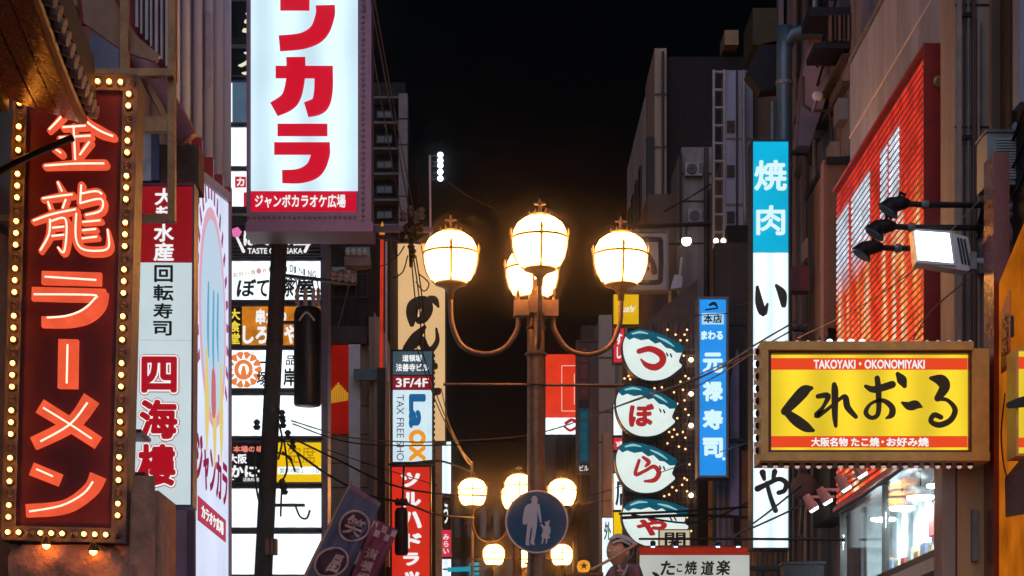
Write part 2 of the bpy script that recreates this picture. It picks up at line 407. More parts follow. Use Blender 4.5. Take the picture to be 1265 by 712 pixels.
ob = ramp([(.0, lin((205, 35, 25))), (.46, lin((226, 60, 30))), (.5, lin((228, 110, 50))), (.58, lin((236, 150, 90))), (.66, lin((240, 205, 190)))], 'LINEAR'); l.new(no.outputs[0], ob.inputs[0])
zo = ramp([(0, Wt), (.6, Wt), (.74, Bk)], 'LINEAR'); l.new(tz, zo.inputs[0])
mA = n.new('ShaderNodeMix'); mA.data_type = 'RGBA'; l.new(zo.outputs[0], mA.inputs[0]); mA.inputs[6].default_value = lin((214, 52, 38)); l.new(ob.outputs[0], mA.inputs[7])
mB_ = n.new('ShaderNodeMix'); mB_.data_type = 'RGBA'; l.new(mul.outputs[0], mB_.inputs[0]); l.new(mA.outputs[2], mB_.inputs[6]); mB_.inputs[7].default_value = lin((222, 236, 250))
l.new(mB_.outputs[2], em.inputs[0])
wv = n.new('ShaderNodeTexWave'); wv.wave_type = 'BANDS'; wv.bands_direction = 'Y'; wv.inputs['Scale'].default_value = 5.2; wv.inputs['Distortion'].default_value = .4; l.new(geo.outputs['Position'], wv.inputs[0])
nq = n.new('ShaderNodeTexNoise'); nq.inputs['Scale'].default_value = 5; l.new(geo.outputs['Position'], nq.inputs[0])
s1 = n.new('ShaderNodeMapRange'); s1.inputs[3].default_value = .55; s1.inputs[4].default_value = 1.3; l.new(wv.outputs[0], s1.inputs[0])
s2 = n.new('ShaderNodeMapRange'); s2.inputs[1].default_value = .3; s2.inputs[2].default_value = .7; s2.inputs[3].default_value = .6; s2.inputs[4].default_value = 1.3; l.new(nq.outputs[0], s2.inputs[0])
s3 = n.new('ShaderNodeMath'); s3.operation = 'MULTIPLY'; l.new(s1.outputs[0], s3.inputs[0]); l.new(s2.outputs[0], s3.inputs[1])
s4 = n.new('ShaderNodeMapRange'); s4.inputs[1].default_value = .35; s4.inputs[2].default_value = .8; s4.inputs[3].default_value = 1.7; s4.inputs[4].default_value = 1.0; l.new(tz, s4.inputs[0])
s5 = n.new('ShaderNodeMath'); s5.operation = 'MULTIPLY'; l.new(s3.outputs[0], s5.inputs[0]); l.new(s4.outputs[0], s5.inputs[1]); l.new(s5.outputs[0], em.inputs[1])
for i in range(52):
    z = 4.04+i*.0585
    MB().box(3.44, 3.4495, 16.41, 20.65, z, z+.026).build('light_bar', led, v)
m = MB(); m.box(3.41, 3.61, 16.38, 16.399, 3.98, 7.12); m.box(3.41, 3.61, 16.4, 20.68, 7.101, 7.13); m.box(3.41, 3.61, 16.4, 20.68, 3.96, 3.999)
m.build('frame', M('red_trim', (.34, .018, .014), .45, 0, .25, 5), v)

# ---------------------------------------------------------------- right side, second: brown building with the duct
b = thing('duct_building', 'shabby mauve building with a fat blue duct behind the lilac-panelled restaurant', 'building', (6, 23.5, 0))
m = MB(); m.box(3.72, 9, 20.85, 26, 0, 11); m.box(4.2, 9, 21, 26, 11, 14); m.build('wall', mauve, b)
MB().box(3.46, 3.715, 21.3, 22.6, 5.9, 7.55).build('balcony_wall', brown, b)
MB().box(3.42, 3.459, 21.3, 21.5, 4.6, 7.6).build('brick_pier', M('brick_pier', (.24, .12, .1), .8, 0, .5, 40), b)
MB().box(3.44, 3.74, 21.25, 22.7, 7.551, 7.62).build('balcony_coping', black, b)
MB().box(3.5, 3.71, 21.4, 22.5, 4.0, 5.89).build('louvre_panel', near_black, b)
for i in range(4):
    MB().box(3.43, 3.72, 21.2, 21.24, 5.75-i*.42, 5.79-i*.42).build('railing_bar', black, b)
for i in range(6):
    MB().box(3.22+i*.07, 3.25+i*.07, 22.9, 22.95, 3.4, 5.0).build('post', (umber, brown)[i % 2], b)
for i in range(9):
    MB().box(3.5+i*.045, 3.52+i*.045, 21.4, 21.5, 8.85, 9.1).build('vent_fin', (brown, umber)[i % 2], b)
MB().box(3.35, 3.72, 21.45, 22, 8.78, 8.84).build('vent_shelf', black, b); MB().box(3.3, 3.72, 21.45, 22, 9.11, 9.2).build('vent_hood', black, b)
MB().poly([(1000, 40), (1050, 30), (1030, 95), (1000, 180), (985, 180), (992, 90)], pl(22.8), -.3, 0).build('buttress', M('mauve_panel', (.30, .2, .23), .6, 0, .2, 3, .15, True), b)
MB().poly([(1022, 20), (1040, 25), (1026, 68), (1018, 66)], pl(22.3), -.05, 0).build('flue', black, b)
MB().tube([pl(22.4)(992, 95), pl(22.4)(992, 130), pl(22.4)(1003, 137), pl(22.4)(1025, 137), pl(22.4)(1030, 200)], .02, 6).build('conduit', umber, b)
m = MB(); m.tube(smooth([(3.22, 22.7, 3.6), (3.22, 22.7, 9.0), (3.23, 22.7, 9.2), (3.30, 22.7, 9.33), (3.5, 22.7, 9.38), (3.75, 22.7, 9.38)], 4), .085, 14)
d_ = m.build('duct', M('blue_duct', (.10, .16, .21), .4, .5, .25, 6, .05, True), b, True)
for z in (4.2, 5.1, 6.0, 7.0, 7.9, 8.8):
    MB().lathe([(.092, 0), (.096, .02), (.092, .04)], (3.22, 22.7, z), 14).build('duct_ring', grey, d_)
MB().tube([(3.09, 22.65, 4), (3.09, 22.65, 8.6)], .025, 8).build('drainpipe', M('blue_duct', (.1, .16, .2)), b)
for z in (6.45, 5.42):
    MB().box(3.17, 3.40, 22.1, 22.3, z, z+.26).build('sign_bracket', maroon, b)
D = thing('wall_lantern', 'small pale bulkhead lamp tilted on the mauve wall beside the duct', 'lamp', pl(22.2)(1010, 125))
MB().lathe([(.02, -.03), (.05, -.02), (.06, 0), (.05, .02), (.02, .03)], pl(22.2)(1010, 119), 14, 'Y').build('lamp_shade', M('pale_enamel', (.6, .62, .7), .3), D).scale = (1, 1, 1)
MB().tube([pl(22.2)(1010, 119), pl(22.2)(1004, 138)], .02, 6).build('arm', grey, D)

# ---------------------------------------------------------------- right side, third: pale tower with ladder
b = thing('ladder_tower', 'pale lilac stair tower with a ladder frame behind the barbecue sign', 'building', (4.2, 31, 0))
Y = 30.0
MB().box(PX(896, Y), PX(930, Y), Y, Y+.5, 0, PZ(87, Y)).build('wall', lilac, b)
MB().box(PX(930, Y), 9, Y+.3, Y+6, 0, PZ(100, Y)).build('side_wall', brown, b)
for yb_ in (170, 252, 330): MB().pbox(896, yb_, 930, yb_+2, Y, -.02, .02).build('string_course', concrete, b)
MB().pbox(909, 87, 911, 300, Y, 0, .04).build('cable_duct', umber, b)
m = MB(); m.pbox(880, 87, 883, 480, Y, -.05, .03); m.pbox(893, 87, 896, 480, Y, -.05, .03)
lf = m.build('ladder_frame', M('pale_steel', (.36, .31, .32), .5, .3), b)
for yr in range(88, 480, 22): MB().pbox(883, yr, 893, yr+2.4, Y, -.04, .02).build('rung', M('pale_steel', (.36, .31, .32)), b)
MB().pbox(895, 285, 927, 480, Y, .02, .3).build('shaft', near_black, b)
MB().pbox(930, 10, 962, 55, 28, -1, 0).build('roof_plant', M('olive_plant', (.07, .055, .03), .7), b)
MB().poly([(922, 90), (938, 55), (962, 50), (962, 110), (940, 112)], pl(28), -.3, 0).build('roof_canopy', black, b)
MB().pbox(962, -20, 968, 300, 27, -.2, 0).build('corner_strip', mauve, b)

# right side, fourth: tall dark block
b = thing('dark_block', 'tall dark block with a beige corner pilaster and stepped roof', 'building', (6, 44, 0))
m = MB(); m.box(PX(823, 40), 9, 40.01, 47.3, 0, PZ(70, 40)); m.build('wall', near_black, b)
m = MB(); m.box(PX(808, 40), PX(823, 40)-.002, 39.9, 42.2, 0, PZ(62, 40)); m.build('corner_pilaster', M('beige_stone', (.36, .26, .2), .75, 0, .25, 2, .2, True), b)
m = MB(); m.box(3.19, PX(823, 40)-.004, 42.21, 47.5, 0, 14.75); m.build('side_wall', M('pale_stone', (.4, .35, .35), .7, 0, .3, 2, .2, True), b)
for i in range(4):
    MB().box(3.15, 3.188, 43+i*1.1, 43.5+i*1.1, 9.6, 13.6).build('window', glassd, b)
MB().pbox(798, 170, 808, 250, 39.9, -.02, .06).build('vent_shaft', black, b)
MB().pbox(893, 44, 910, 62, 40, -.5, .3).build('chimney', M('terracotta_pot', (.3, .17, .1), .8), b)
MB().pbox(842, 182, 880, 430, 36, -2, 0).build('annex_wall', concrete, b)
for yb_ in (214, 248, 300): MB().pbox(842, yb_, 880, yb_+1.4, 36, 0, .02).build('joint_strip', umber, b)
MB().pbox(800, 240, 842, 430, 37, -2, 0).build('lower_wall', brown, b)
MB().pbox(839, 190, 842, 300, 36, 0, .1).build('conduit', black, b)

# far right: beige front and the blocks that close the street
b = thing('beige_building', 'narrow beige building front beyond the pufferfish signs', 'building', (5, 60, 0))
m = MB(); m.box(PX(740, 57), 9, 57, 62, 0, PZ(392, 57)); m.build('wall', M('beige_front', (.34, .27, .22), .75, 0, .25, 2, .2, True), b)
MB().pbox(739, 392, 759, 700, 57, .0, .3).build('pilaster', M('beige_front', (.34, .27, .22)), b)
for yy_ in (444, 480, 511, 548): MB().pbox(739, yy_, 759, yy_+1.4, 57, .3, .32).build('joint_strip', umber, b)
MB().pbox(745, 535, 757, 700, 54, -.5, 0).build('lower_pier', tan_, b)
b = thing('street_end_building', 'unlit block closing the far end of the street', 'building', (1, 100, 0))
MB().box(-8, 2, 100, 110, 0, 14.5).build('wall', near_black, b); MB().box(2.2, 12, 92, 104, 0, 18).build('wing', umber, b)
for i in range(6):
    for j in range(3):
        MB().box(-1.5+i*.62, -1.2+i*.62, 99.9, 99.99, 7+j*2.4, 8.4+j*2.4).build('window', glassd, b)
b = thing('far_side_building', 'dim narrow block with dark upright sign between red billboard and beige front', 'building', (4, 75, 0))
MB().box(3.0, 9, 66, 90, 0, 15).build('wall', umber, b)
for i in range(4):
    for j in range(5): MB().box(2.95, 2.99, 67+i*3, 68.6+i*3, 3+j*2.2, 4.4+j*2.2).build('window', glassd, b)

# ---------------------------------------------------------------- left side buildings
b = thing('ramen_shop', 'dark red ramen shop front behind the bulb-lit sign on the left', 'building', (-5, 13, 0))
MB().box(-9, -3.35, 7, 16.4, 0, 10).build('wall', M('oxblood_wall', (.10, .02, .022), .6, 0, .3, 4, .2), b)
MB().box(-3.34, -3.28, 14.2, 16.3, 5.2, 6.4).build('window', glassd, b)
rp = M('crimson_panel', (.30, .02, .035), .45, 0, .2, 5)
MB().pbox(70, 0, 110, 30, 15.6, -.05, 0).build('fascia', rp, b); MB().pbox(130, -40, 218, 100, 16.3, -.05, 0).build('fascia', rp, b)
for i, x in enumerate((168, 174, 180, 186, 192, 199, 205)):
    MB().pbox(x, -40, x+(2.4 if i % 2 else 3.4), 35+i*8, 16.2, -.02, .03).build('white_bar', M('white_paint', (.7,.7,.7)), b)
MB().pbox(70, 48, 84, 92, 15.5, 0, .04).build('window_blind', M('sheer_curtain', (.75, .8, .82)), b)
MB().pbox(84, 20, 92, 95, 15.5, 0, .05).build('shutter', black, b)
MB().pbox(112, 45, 148, 92, 15.6, 0, .04).build('wall_panel', lilac, b)
MB().pbox(172, 165, 188, 225, 16.2, 0, .04).build('window_blind', M('sheer_curtain', (.75, .8, .82)), b)
MB().pbox(188, 165, 198, 225, 16.2, 0, .05).build('shutter', M('blue_shutter', (.12, .16, .3), .5), b)
MB().pbox(198, 180, 246, 232, 16.25, -.3, .03).build('wall_panel', brown, b)
MB().pbox(165, 226, 240, 240, 16.3, -.3, .1).build('fascia', rp, b)
MB().tube([pl(15.9)(150, 40), pl(15.9)(178, 80), pl(15.9)(232, 172)], .085, 12).build('drainpipe', M('pink_pipe', (.45, .2, .22), .5), b, True)
# rocky plaster mass under the sign
from mathutils import noise
m = MB(); nn = 44
vs = []; fs = []
for i in range(nn+1):
    for j in range(nn+1):
        u, w = i/nn, j/nn
        x = -2.95+u*.9; top = 2.885 if x < -2.205 else 3.32
        z = 1.2+w*(top-1.2)
        q = Vector((x*3, 0, z*3)); rel = .05*noise.fractal(q, 1, 2, 5)+.03*abs(noise.noise(q*2.3))
        a = math.hypot(x+2.62, (z-2.45)*.9)
        rel += .04 if .47 < a < .5 else 0
        rel -= .03 if a < .47 else 0
        vs.append((x, 13.04+rel, z))
for i in range(nn):
    for j in range(nn): fs.append((i*(nn+1)+j, (i+1)*(nn+1)+j, (i+1)*(nn+1)+j+1, i*(nn+1)+j+1))
m.add(vs, fs); m.box(-2.94, -2.06, 13.25, 14.0, 0, 3.25)
single(m, 'plaster_rockwork', M('rock_plaster', (.66, .34, .22), .9, 0, .35, 7, .6), 'rough tan plaster rockwork below the red ramen sign', 'rockwork', smooth_=True)

b = thing('karaoke_building', 'karaoke building with pale violet upright fins behind the steel scaffold', 'building', (-5, 22, 0))
MB().box(-9, -3.34, 16.5, 27, 0, 14).build('wall', M('violet_wall', (.12, .07, .13), .6, 0, .25, 3), b)
fin = M('violet_fin', (.42, .56, 1.0), .45, 0, .12, 3, .06, True)
for x, yb_, Yf in ((216, 150, 20.2), (228.5, 165, 20.9), (243.5, 172, 21.8), (257, 196, 22.7), (269, 217, 23.5), (279, 232, 24.2)):
    c = pl(Yf)(x, yb_); r = 6.6/FOC*Yf
    MB().tube([(c.x, Yf, c.z), (c.x, Yf, 14.2)], r, 16).build('fin', fin, b, True)
    MB().box(c.x-r*1.05, c.x+r*1.05, Yf-r, Yf+r, c.z-.42, c.z-.004).build('fin_base', rp, b)
MB().pbox(255, 20, 262, 110, 22.7, .06, .075).build('hatch', M('violet_hatch', (.45, .44, .6)), b)

b = thing('signboard_building', 'building behind the stack of white light-box signs on the left', 'building', (-5, 34, 0))
MB().box(-9, -2.37, 30.5, 32, 0, 13.5).build('wall', near_black, b)
MB().pbox(398, 285, 405, 800, 29.9, -.6, .02).build('corner_post', M('slate_post', (.16, .16, .24), .4, .5), b)
MB().pbox(268, -60, 276.5, 800, 29.95, -.5, .0).build('corner_post', M('slate_post', (.16, .16, .24)), b)

b = thing('balcony_building', 'dark building with railed balcony, red poster and beige shop wall on the left', 'building', (-4, 42, 0))
Y = 38.5
MB().box(-9, PX(482, Y), Y, 50, 0, PZ(285, Y)).build('wall', near_black, b)
MB().pbox(406, 432, 480, 640, Y, .0, .35).build('shop_wall', M('beige_stone', (.36, .25, .19)), b)
for yy_ in (470, 505, 540, 575, 605): MB().pbox(406, yy_, 480, yy_+1.2, Y, .35, .36).build('joint_strip', umber, b)
MB().pbox(458, 400, 471, 700, Y, .36, .6).build('pier', M('beige_stone', (.36, .25, .19)), b)
MB().poly([(462, 385), (470, 400), (481, 425), (481, 700), (462, 700)], pl(Y-.65), -.2, 0).build('stair_wall', tan_, b)
MB().pbox(405, 410, 455, 432, Y, .0, .5).build('balcony_slab', umber, b)
MB().pbox(405, 374, 452, 376, Y, .46, .5).build('railing', dark, b)
for x in range(406, 452, 4): MB().pbox(x, 376, x+1, 410, Y, .47, .49).build('baluster', dark, b)
p = MB().pbox(402, 432, 433, 540, Y, .36, .42).build('poster', E('poster_red', (160, 24, 16), .55, var=.3, scale=1), b)
MB().pbox(433, 430, 447, 700, Y, .36, .5).build('poster_frame', white, b)
for i in range(9):
    x = 406+i*2.9
    MB().poly([(x, 510), (x+2.2, 510), (x+4.4-i*.2, 478+abs(i-4)*3), (x+2-i*.2, 478+abs(i-4)*3)], pl(Y), .42, .435+.001*i).build('chip', E('chip_yellow', (214, 150, 40), .7, False), p)
MB().poly([(402, 505), (432, 500), (432, 530), (402, 535)], pl(Y), .442, .45).build('chip_box', E('poster_red2', (150, 18, 12), .7, False), p)
MB().pbox(440, 465, 478, 478, Y, .6, .75).build('awning_light', M('teal_box', (.1, .2, .24), .4), b)
b = thing('slab_block', 'unlit concrete block with stacked balcony slabs right of the big karaoke sign', 'building', (-3.5, 58, 0))
Y = 55.0
MB().box(-9, PX(500, Y), Y+.4, 66, 0, PZ(96, Y)).build('wall', near_black, b)
for yy_ in (122, 153, 185, 216, 248, 279): MB().pbox(440, yy_, 493, yy_+2.5, Y, -.4, .2).build('balcony_slab', M('dim_concrete', (.14, .12, .125), .8, 0, .3, 3), b)
for i, yy_ in enumerate((120, 152, 184, 215, 247, 278)): MB().pbox(493, yy_, 504, yy_+30.5, Y, -.4, .3).build('corner_block', M('dim_concrete2', (.2, .17, .17), .8, 0, .3, 3, .2), b)
b = thing('far_left_building', 'black silhouette block behind the beige brush-lettered sign', 'building', (-4, 75, 0))
MB().box(-9, -2.2, 62, 98, 0, 15).build('wall', near_black, b)
for i in range(5):
    for j in range(5): MB().box(-2.199, -2.16, 64+i*4, 66+i*4, 3+j*2.3, 4.5+j*2.3).build('window', glassd, b)
# ================================================================ LEFT SIGNS
# ---- red ramen sign with neon and chaser bulbs
Y = 13.0; KT = 15/568
un = lambda x, y: x-(668-y)*KT          # the sign leans: read columns back to its own upright frame
t = thing('neon_ramen_sign', 'tall red ramen sign with orange neon characters and a border of yellow bulbs', 'sign', (PX(80, Y), Y, PZ(668, Y)))
face = M('oxblood_enamel', (.13, .01, .006), .45, 0, .2, 4, .05)
steel = M('rusty_steel', (.13, .105, .105), .5, .4, .4, 10)
MB().pbox(5, 95, 155, 668, Y, -.22, -.012).build('cabinet', maroon, t)
MB().pbox(20, 112, 138, 652, Y, -.01, 0).build('panel', face, t)
m = MB(); m.pbox(5, 95, 155, 112, Y, -.01, .03); m.pbox(5, 652, 155, 668, Y, -.01, .03); m.pbox(5, 112, 20, 652, Y, -.01, .028); m.pbox(138, 112, 155, 652, Y, -.01, .028)
m.build('bulb_rail', steel, t)
m = MB(); m.pbox(3, 93, 157, 95, Y, -.22, .05); m.pbox(3, 668, 157, 670, Y, -.22, .05); m.pbox(155, 95, 157, 668, Y, -.22, .048); m.pbox(3, 95, 5, 668, Y, -.22, .048)
m.build('rim', steel, t)
Fk = pl(Y)
orange = E('neon_glow_face', (246, 92, 58), .95, var=.14, scale=9)
tube = E('neon_tube', (255, 216, 190), 1.6, False)
def ku(pts): return [(un(p[0], p[1]), p[1])+tuple(p[2:]) for p in pts]
def letter(faces, tubes):
    for i, s_ in enumerate(faces):
        o = MB().stroke(ku(s_), Fk, 0, .05+.0009*i, cap=(len(faces) > 3)).build('neon_letter', orange, t)
    for s_ in tubes:
        pts = ku([(x, y, 1) for x, y in s_]); P = smooth([(a, c) for a, c, _ in pts], 4) if len(pts) > 2 else pts
        MB().tube([Fk(p[0], p[1], .066) for p in P], .0062, 6).build('neon_tube', tube, o)
z2 = lambda pts: zoom(0, 230, 2.9656, pts)
z3 = lambda pts: zoom(0, 470, 2.9406, pts)
letter([z2([(158, 343, 46), (375, 343, 46)])], [z2([(172, 343), (360, 350)])])
letter([z2([(122, 403, 48), (390, 403, 48)]), z2([(378, 390, 46), (365, 440, 50), (320, 480, 50), (250, 500, 44), (158, 505, 38)])],
       [z2([(132, 408), (345, 405), (352, 420), (310, 460), (250, 484), (180, 492)])])
letter([[(86, 421, 24), (85, 481, 24)]], [[(86, 428), (85, 476)]])
letter([z3([(150, 100, 56), (260, 165, 52), (358, 226, 50)]), z3([(336, 66, 60), (265, 160, 52), (125, 236, 46)])],
       [z3([(165, 108), (262, 165), (340, 215)]), z3([(325, 85), (262, 165), (155, 230)])])
letter([z3([(120, 328, 48), (222, 366, 46)]), z3([(360, 345, 58), (330, 400, 52), (240, 462, 48), (100, 480, 46)])],
       [z3([(140, 330), (200, 355)]), z3([(345, 370), (310, 415), (230, 460), (115, 484)])])
z7 = lambda pts: zoom(20, 90, 2.969, pts)
def brush(strokes):
    letter([z7([(a, c_, w_*1.02) for a, c_, w_ in s_]) for s_ in strokes], [z7([p[:2] for p in s_]) for s_ in strokes])
brush([[(212, 104, 20), (222, 128, 30), (262, 185, 30), (312, 220, 38), (362, 240, 26)], [(208, 112, 24), (180, 165, 26), (128, 222, 18)],
       [(178, 212, 18), (262, 204, 22)], [(165, 250, 20), (280, 240, 22)], [(218, 206, 24), (224, 330, 24)],
       [(140, 284, 22), (172, 306, 28)], [(276, 262, 28), (240, 312, 20)], [(112, 354, 20), (220, 344, 30), (330, 340, 32)]])
brush([[(160, 412, 16), (176, 446, 28)], [(104, 474, 18), (160, 464, 26), (214, 456, 22)], [(124, 484, 18), (134, 512, 20)], [(190, 474, 22), (178, 508, 16)], [(70, 556, 20), (140, 530, 26), (226, 510, 22)],
       [(132, 548, 26), (128, 605, 26), (96, 664, 16)], [(136, 556, 20), (186, 544, 26), (192, 605, 28), (182, 668, 22), (160, 650, 10)], [(140, 580, 14), (184, 574, 14)], [(138, 610, 14), (184, 604, 14)],
       [(246, 420, 26), (242, 486, 28)], [(248, 452, 20), (300, 442, 26), (322, 452, 18)], [(240, 488, 22), (318, 470, 26), (318, 512, 24), (262, 530, 18)],
       [(228, 524, 26), (226, 610, 30), (246, 652, 32), (300, 660, 32), (346, 646, 30), (342, 580, 10)], [(250, 556, 16), (316, 548, 20)], [(250, 586, 14), (300, 580, 16)], [(248, 616, 16), (304, 608, 20)]])
lit = ball_mesh('lit_bulb', E('bulb_yellow', (255, 150, 50), 34, var=0)); off_ = ball_mesh('dead_bulb', M('dead_bulb', (.16, .12, .1), .3))
sock = MB().lathe([(.021, 0), (.024, .008), (.017, .022)], (0, 0, 0), 10, 'Y'); sm = bpy.data.meshes.new('socket'); sm.from_pydata(sock.v, [], sock.f); sm.materials.append(steel)
pos = []
for i in range(11): pos.append((10+i*14, 103.5))
for i in range(11): pos.append((12+i*13.4, 660.5))
for i in range(37): pos += [(12.5, 118+i*14.55), (146.5, 118+i*14.4)]
for i, (x, y) in enumerate(pos):
    k = int((y-103)/14.4) if 108 < y < 655 else int(x/13.9)+1
    on = k % 4 != 3
    c = inst(sm, 'socket', t, Fk(x, y, .03))
    inst(lit if on else off_, 'bulb', t, Fk(x, y, .066), .0135 if on else .013)
for x_, y_ in ((60, 674), (118, 680)):
    q = MB().lathe([(.012, .05), (.02, .045), (.034, 0), (.03, -.005)], Fk(x_, y_, .06), 12).build('hanging_lamp', black, t); MB().lathe([(.006, -.03), (.02, -.02), (.024, -.008), (.016, 0)], Fk(x_, y_, .06), 10).build('hanging_bulb', E('bulb_amber', (255, 150, 60), 30), q)
t.rotation_euler.y = KT
MB().tube([Fk(40, 672, -.1), Fk(38, 800, -.1)], .035, 8)
single(MB().tube([Fk(28, 670, -.12), Fk(27, 1050, -.12)], .045, 10), 'sign_post', grey, 'grey steel post holding up the red ramen sign', 'post')

# ---- tiled eave above it
t = thing('tiled_eave', 'curved dark tile eave with orange-lit underside jutting in at top left', 'roof', (-2.8, 11, 5.2))
e0, e1 = Vector((-2.12, 9.4, 5.24)), Vector((-2.43, 12.7, 5.34)); up = Vector((-1.35, .05, .62)); 
def ept(s_, w, dz=0): 
    p = e0.lerp(e1, s_)+up*w; p.z += .10*(max(0, s_-.55)/.45)**2*(1-w)*.6+dz-.16*w*(1-w); return p
ns, nw = 24, 8
def sheet(dz, w0=0): 
    return [ept(i/ns, w0+(1-w0)*j/nw, dz) for i in range(ns+1) for j in range(nw+1)], [(i*(nw+1)+j, (i+1)*(nw+1)+j, (i+1)*(nw+1)+j+1, i*(nw+1)+j+1) for i in range(ns) for j in range(nw)]
MB().add(*sheet(.05)).build('roof_deck', M('slate_tile', (.045, .042, .05), .5, 0, .3, 12), t, True)
for j in range(10):
    w0 = j*.1
    q = [ept(i/10, w, -.006+.004*(j % 2)) for i in range(11) for w in (w0+.004, w0+.096)]+[ept(i/10, w, .016) for i in range(11) for w in (w0+.004, w0+.096)]
    fs = []
    for i in range(10):
        a = 2*i; fs += [(a, a+2, a+3, a+1), (22+a, 22+a+1, 22+a+3, 22+a+2), (a, 22+a, 22+a+2, a+2), (a+1, a+3, 22+a+3, 22+a+1)]
    fs += [(0, 1, 23, 22), (20, 42, 43, 21)]
    MB().add(q, fs).build('soffit_board', M('soffit_wood', (.3, .1, .025), .25, 0, .5, 7, .3), t)
MB().tube([ept(i/12, .0, .02) for i in range(13)], .03, 8).build('eave_rail', M('eave_gold', (.3, .15, .06), .5), t)
MB().beam(ept(0, .36, -.05), ept(1, .36, -.05), .07, .09).build('purlin', black, t)
for i in range(17):
    s_ = i/16
    tl = MB().tube([ept(s_, w, .085) for w in (-.03, .1, .3, .5, .75, 1)], .036, 8).build('cover_tile', M('slate_tile', (.045, .042, .05)), t, True)
    p = ept(s_, -.03, .085); dd = (p-ept(s_, .02, .085)).normalized()
    MB().tube([p+dd*.002, p+dd*.05], .04, 10).build('tile_cap', M('tile_cap', (.45, .33, .3), .5, 0, .3, 20), tl)
MB().add([ept(i/12, w, dz) for i in range(13) for w, dz in ((-.06, .15), (-.05, .42), (.12, .5), (.1, .15))], [(4*i+k, 4*i+(k+1) % 4, 4*i+4+(k+1) % 4, 4*i+4+k) for i in range(12) for k in range(4)]+[(0, 1, 2, 3), (51, 50, 49, 48)]).build('verge_course', M('verge_slate', (.014, .013, .018), .6, 0, .4, 14), t)
single(MB().tube(smooth([Fk(-30, 258, .35), Fk(40, 215, .3), Fk(98, 182, .2)], 5), .024, 8), 'stay_bar', black, 'black stay bar slanting across the lower left of the tiled eave', 'bar')

# ---- scaffold behind the ramen sign
Y = 14.0; F = pl(Y)
t = thing('sign_scaffold', 'ochre steel scaffold frame behind the red ramen sign', 'scaffold', F(150, 300))
och = M('ochre_steel', (.62, .34, .14), .5, .15, .35, 9, .15)
def bm_(a, c, w=9, dd=0): MB().beam(F(*a, dd), F(*c, dd), w/FOC*Y, .07).build('beam', och, t)
bm_((92, 0), (92, 97), 8); bm_((155, -60), (155, 94), 10, .02); bm_((213, -60), (213, 276), 9, .02)
bm_((70, 97), (217, 97), 9, .1); bm_((165, 157), (209, 157), 18, .04); bm_((160, 272), (209, 272), 9, .04); bm_((-20, 271), (22, 271), 8)
bm_((183, 104), (206, 148), 7, -.06); bm_((160, 128), (172, 106), 6, -.06)
MB().poly([(100, 22), (95, -30), (130, -20), (165, 38), (195, 62), (190, 70), (150, 58)], F, -.14, -.1).build('gusset', M('ochre_plate', (.5, .3, .18), .55), t)
MB().poly([(88, 16), (97, 12), (99, 30), (90, 32)], F, -.02, .08).build('clamp', black, t)
bm_((60, 60), (88, 10), 5, -.1)

# ---- conveyor sushi / restaurant box sign
Y = 16.0; F = pl(Y)
t = sign('sushi_restaurant_sign', 'upright white and red light box with sushi lettering beside the red ramen sign', 'sign', (164, 230, 236, 624), Y, .2, 2.5, .03, M('plum_frame', (.16,.1,.15)), tilt=.006)
panel(t, (164.5, 230.5, 235.5, 324), Y, E('deep_red_acrylic', (150, 22, 30), .85, var=.12)); panel(t, (164.5, 324.6, 235.5, 420), Y, E('soft_white_acrylic', (206, 222, 226), .92, var=.05)); panel(t, (164.5, 420.6, 235.5, 623.5), Y, E('soft_white_acrylic', (206, 222, 226)))
for c, r in zip('大起水産', ((189, 233, 212, 254), (190, 255, 213, 274), (188, 277, 213, 299), (188, 300, 213, 323))): text(t, c, r, F, Ewl, .03, name='character')
for c, r in zip('回転寿司', ((189, 328, 212, 349), (188, 352, 213, 372), (188, 375, 212, 394), (188, 397, 211, 415))): text(t, c, r, F, M('green_ink', (.015, .04, .04)), .022, name='character')
crim = E('crimson_letter', (176, 16, 34), .9, False)
for c, r in zip('四海樓', ((174, 441, 218, 486), (172, 494, 219, 543), (170, 549, 217, 601))):
    text(t, c, r, F, crim, .1, .003, .002, name='outline', ref=(c, .042)); text(t, c, r, F, Ewl, .08, .003, .008, name='outline', ref=(c, .042)); text(t, c, r, F, crim, .042, .003, .016, name='character')
MB().pbox(163, 543, 187, 547, Y, .03, .5).build('bracket', black, t); MB().pbox(163, 590, 187, 630, Y, .04, .3).build('side_box', brown, t)
for y_ in (300, 560): MB().pbox(140, y_, 164, y_+6, Y, -.2, -.1).build('wall_bracket', black, t)

# ---- receding karaoke panel on the wall
Xp = -2.8; F = wl(Xp, 1)
t = thing('karaoke_wall_sign', 'tall pale wall light box with oval emblem and red lettering seen edge-on', 'sign', (-3.0, 21.8, 1))
MB().poly([(20.05, 1.0), (22.95, 1.0), (22.95, 7.66), (20.05, 7.18)], F, -.5, -.012).build('cabinet', M('plum_panel', (.42, .29, .4), .5, 0, .2, 3), t)
MB().poly([(20.12, 1.1), (22.9, 1.1), (22.9, 7.58), (20.12, 7.12)], F, -.01, 0).build('panel', E('pale_blue_acrylic', (206, 214, 236), 1.2, var=.12, scale=.8), t)
m = MB(); m.poly([(20.03, 1.0), (20.12, 1.0), (20.12, 7.12), (20.03, 7.12)], F, -.04, .03); m.poly([(20.12, 7.125), (22.9, 7.59), (22.97, 7.7), (20.03, 7.21)], F, -.52, .028); m.poly([(22.9, 1), (22.97, 1), (22.97, 7.58), (22.9, 7.57)], F, -.04, .03); m.build('frame', plum, t)
cy, cz = 21.6, 6.05
def ell(a, c, n=28): return [(cy+a*math.cos(2*math.pi*i/n), cz+c*math.sin(2*math.pi*i/n)) for i in range(n)]
MB().poly(ell(1.05, 1.12), F, 0, .004).build('emblem', E('emblem_pink', (226, 170, 190), .95, False), t)
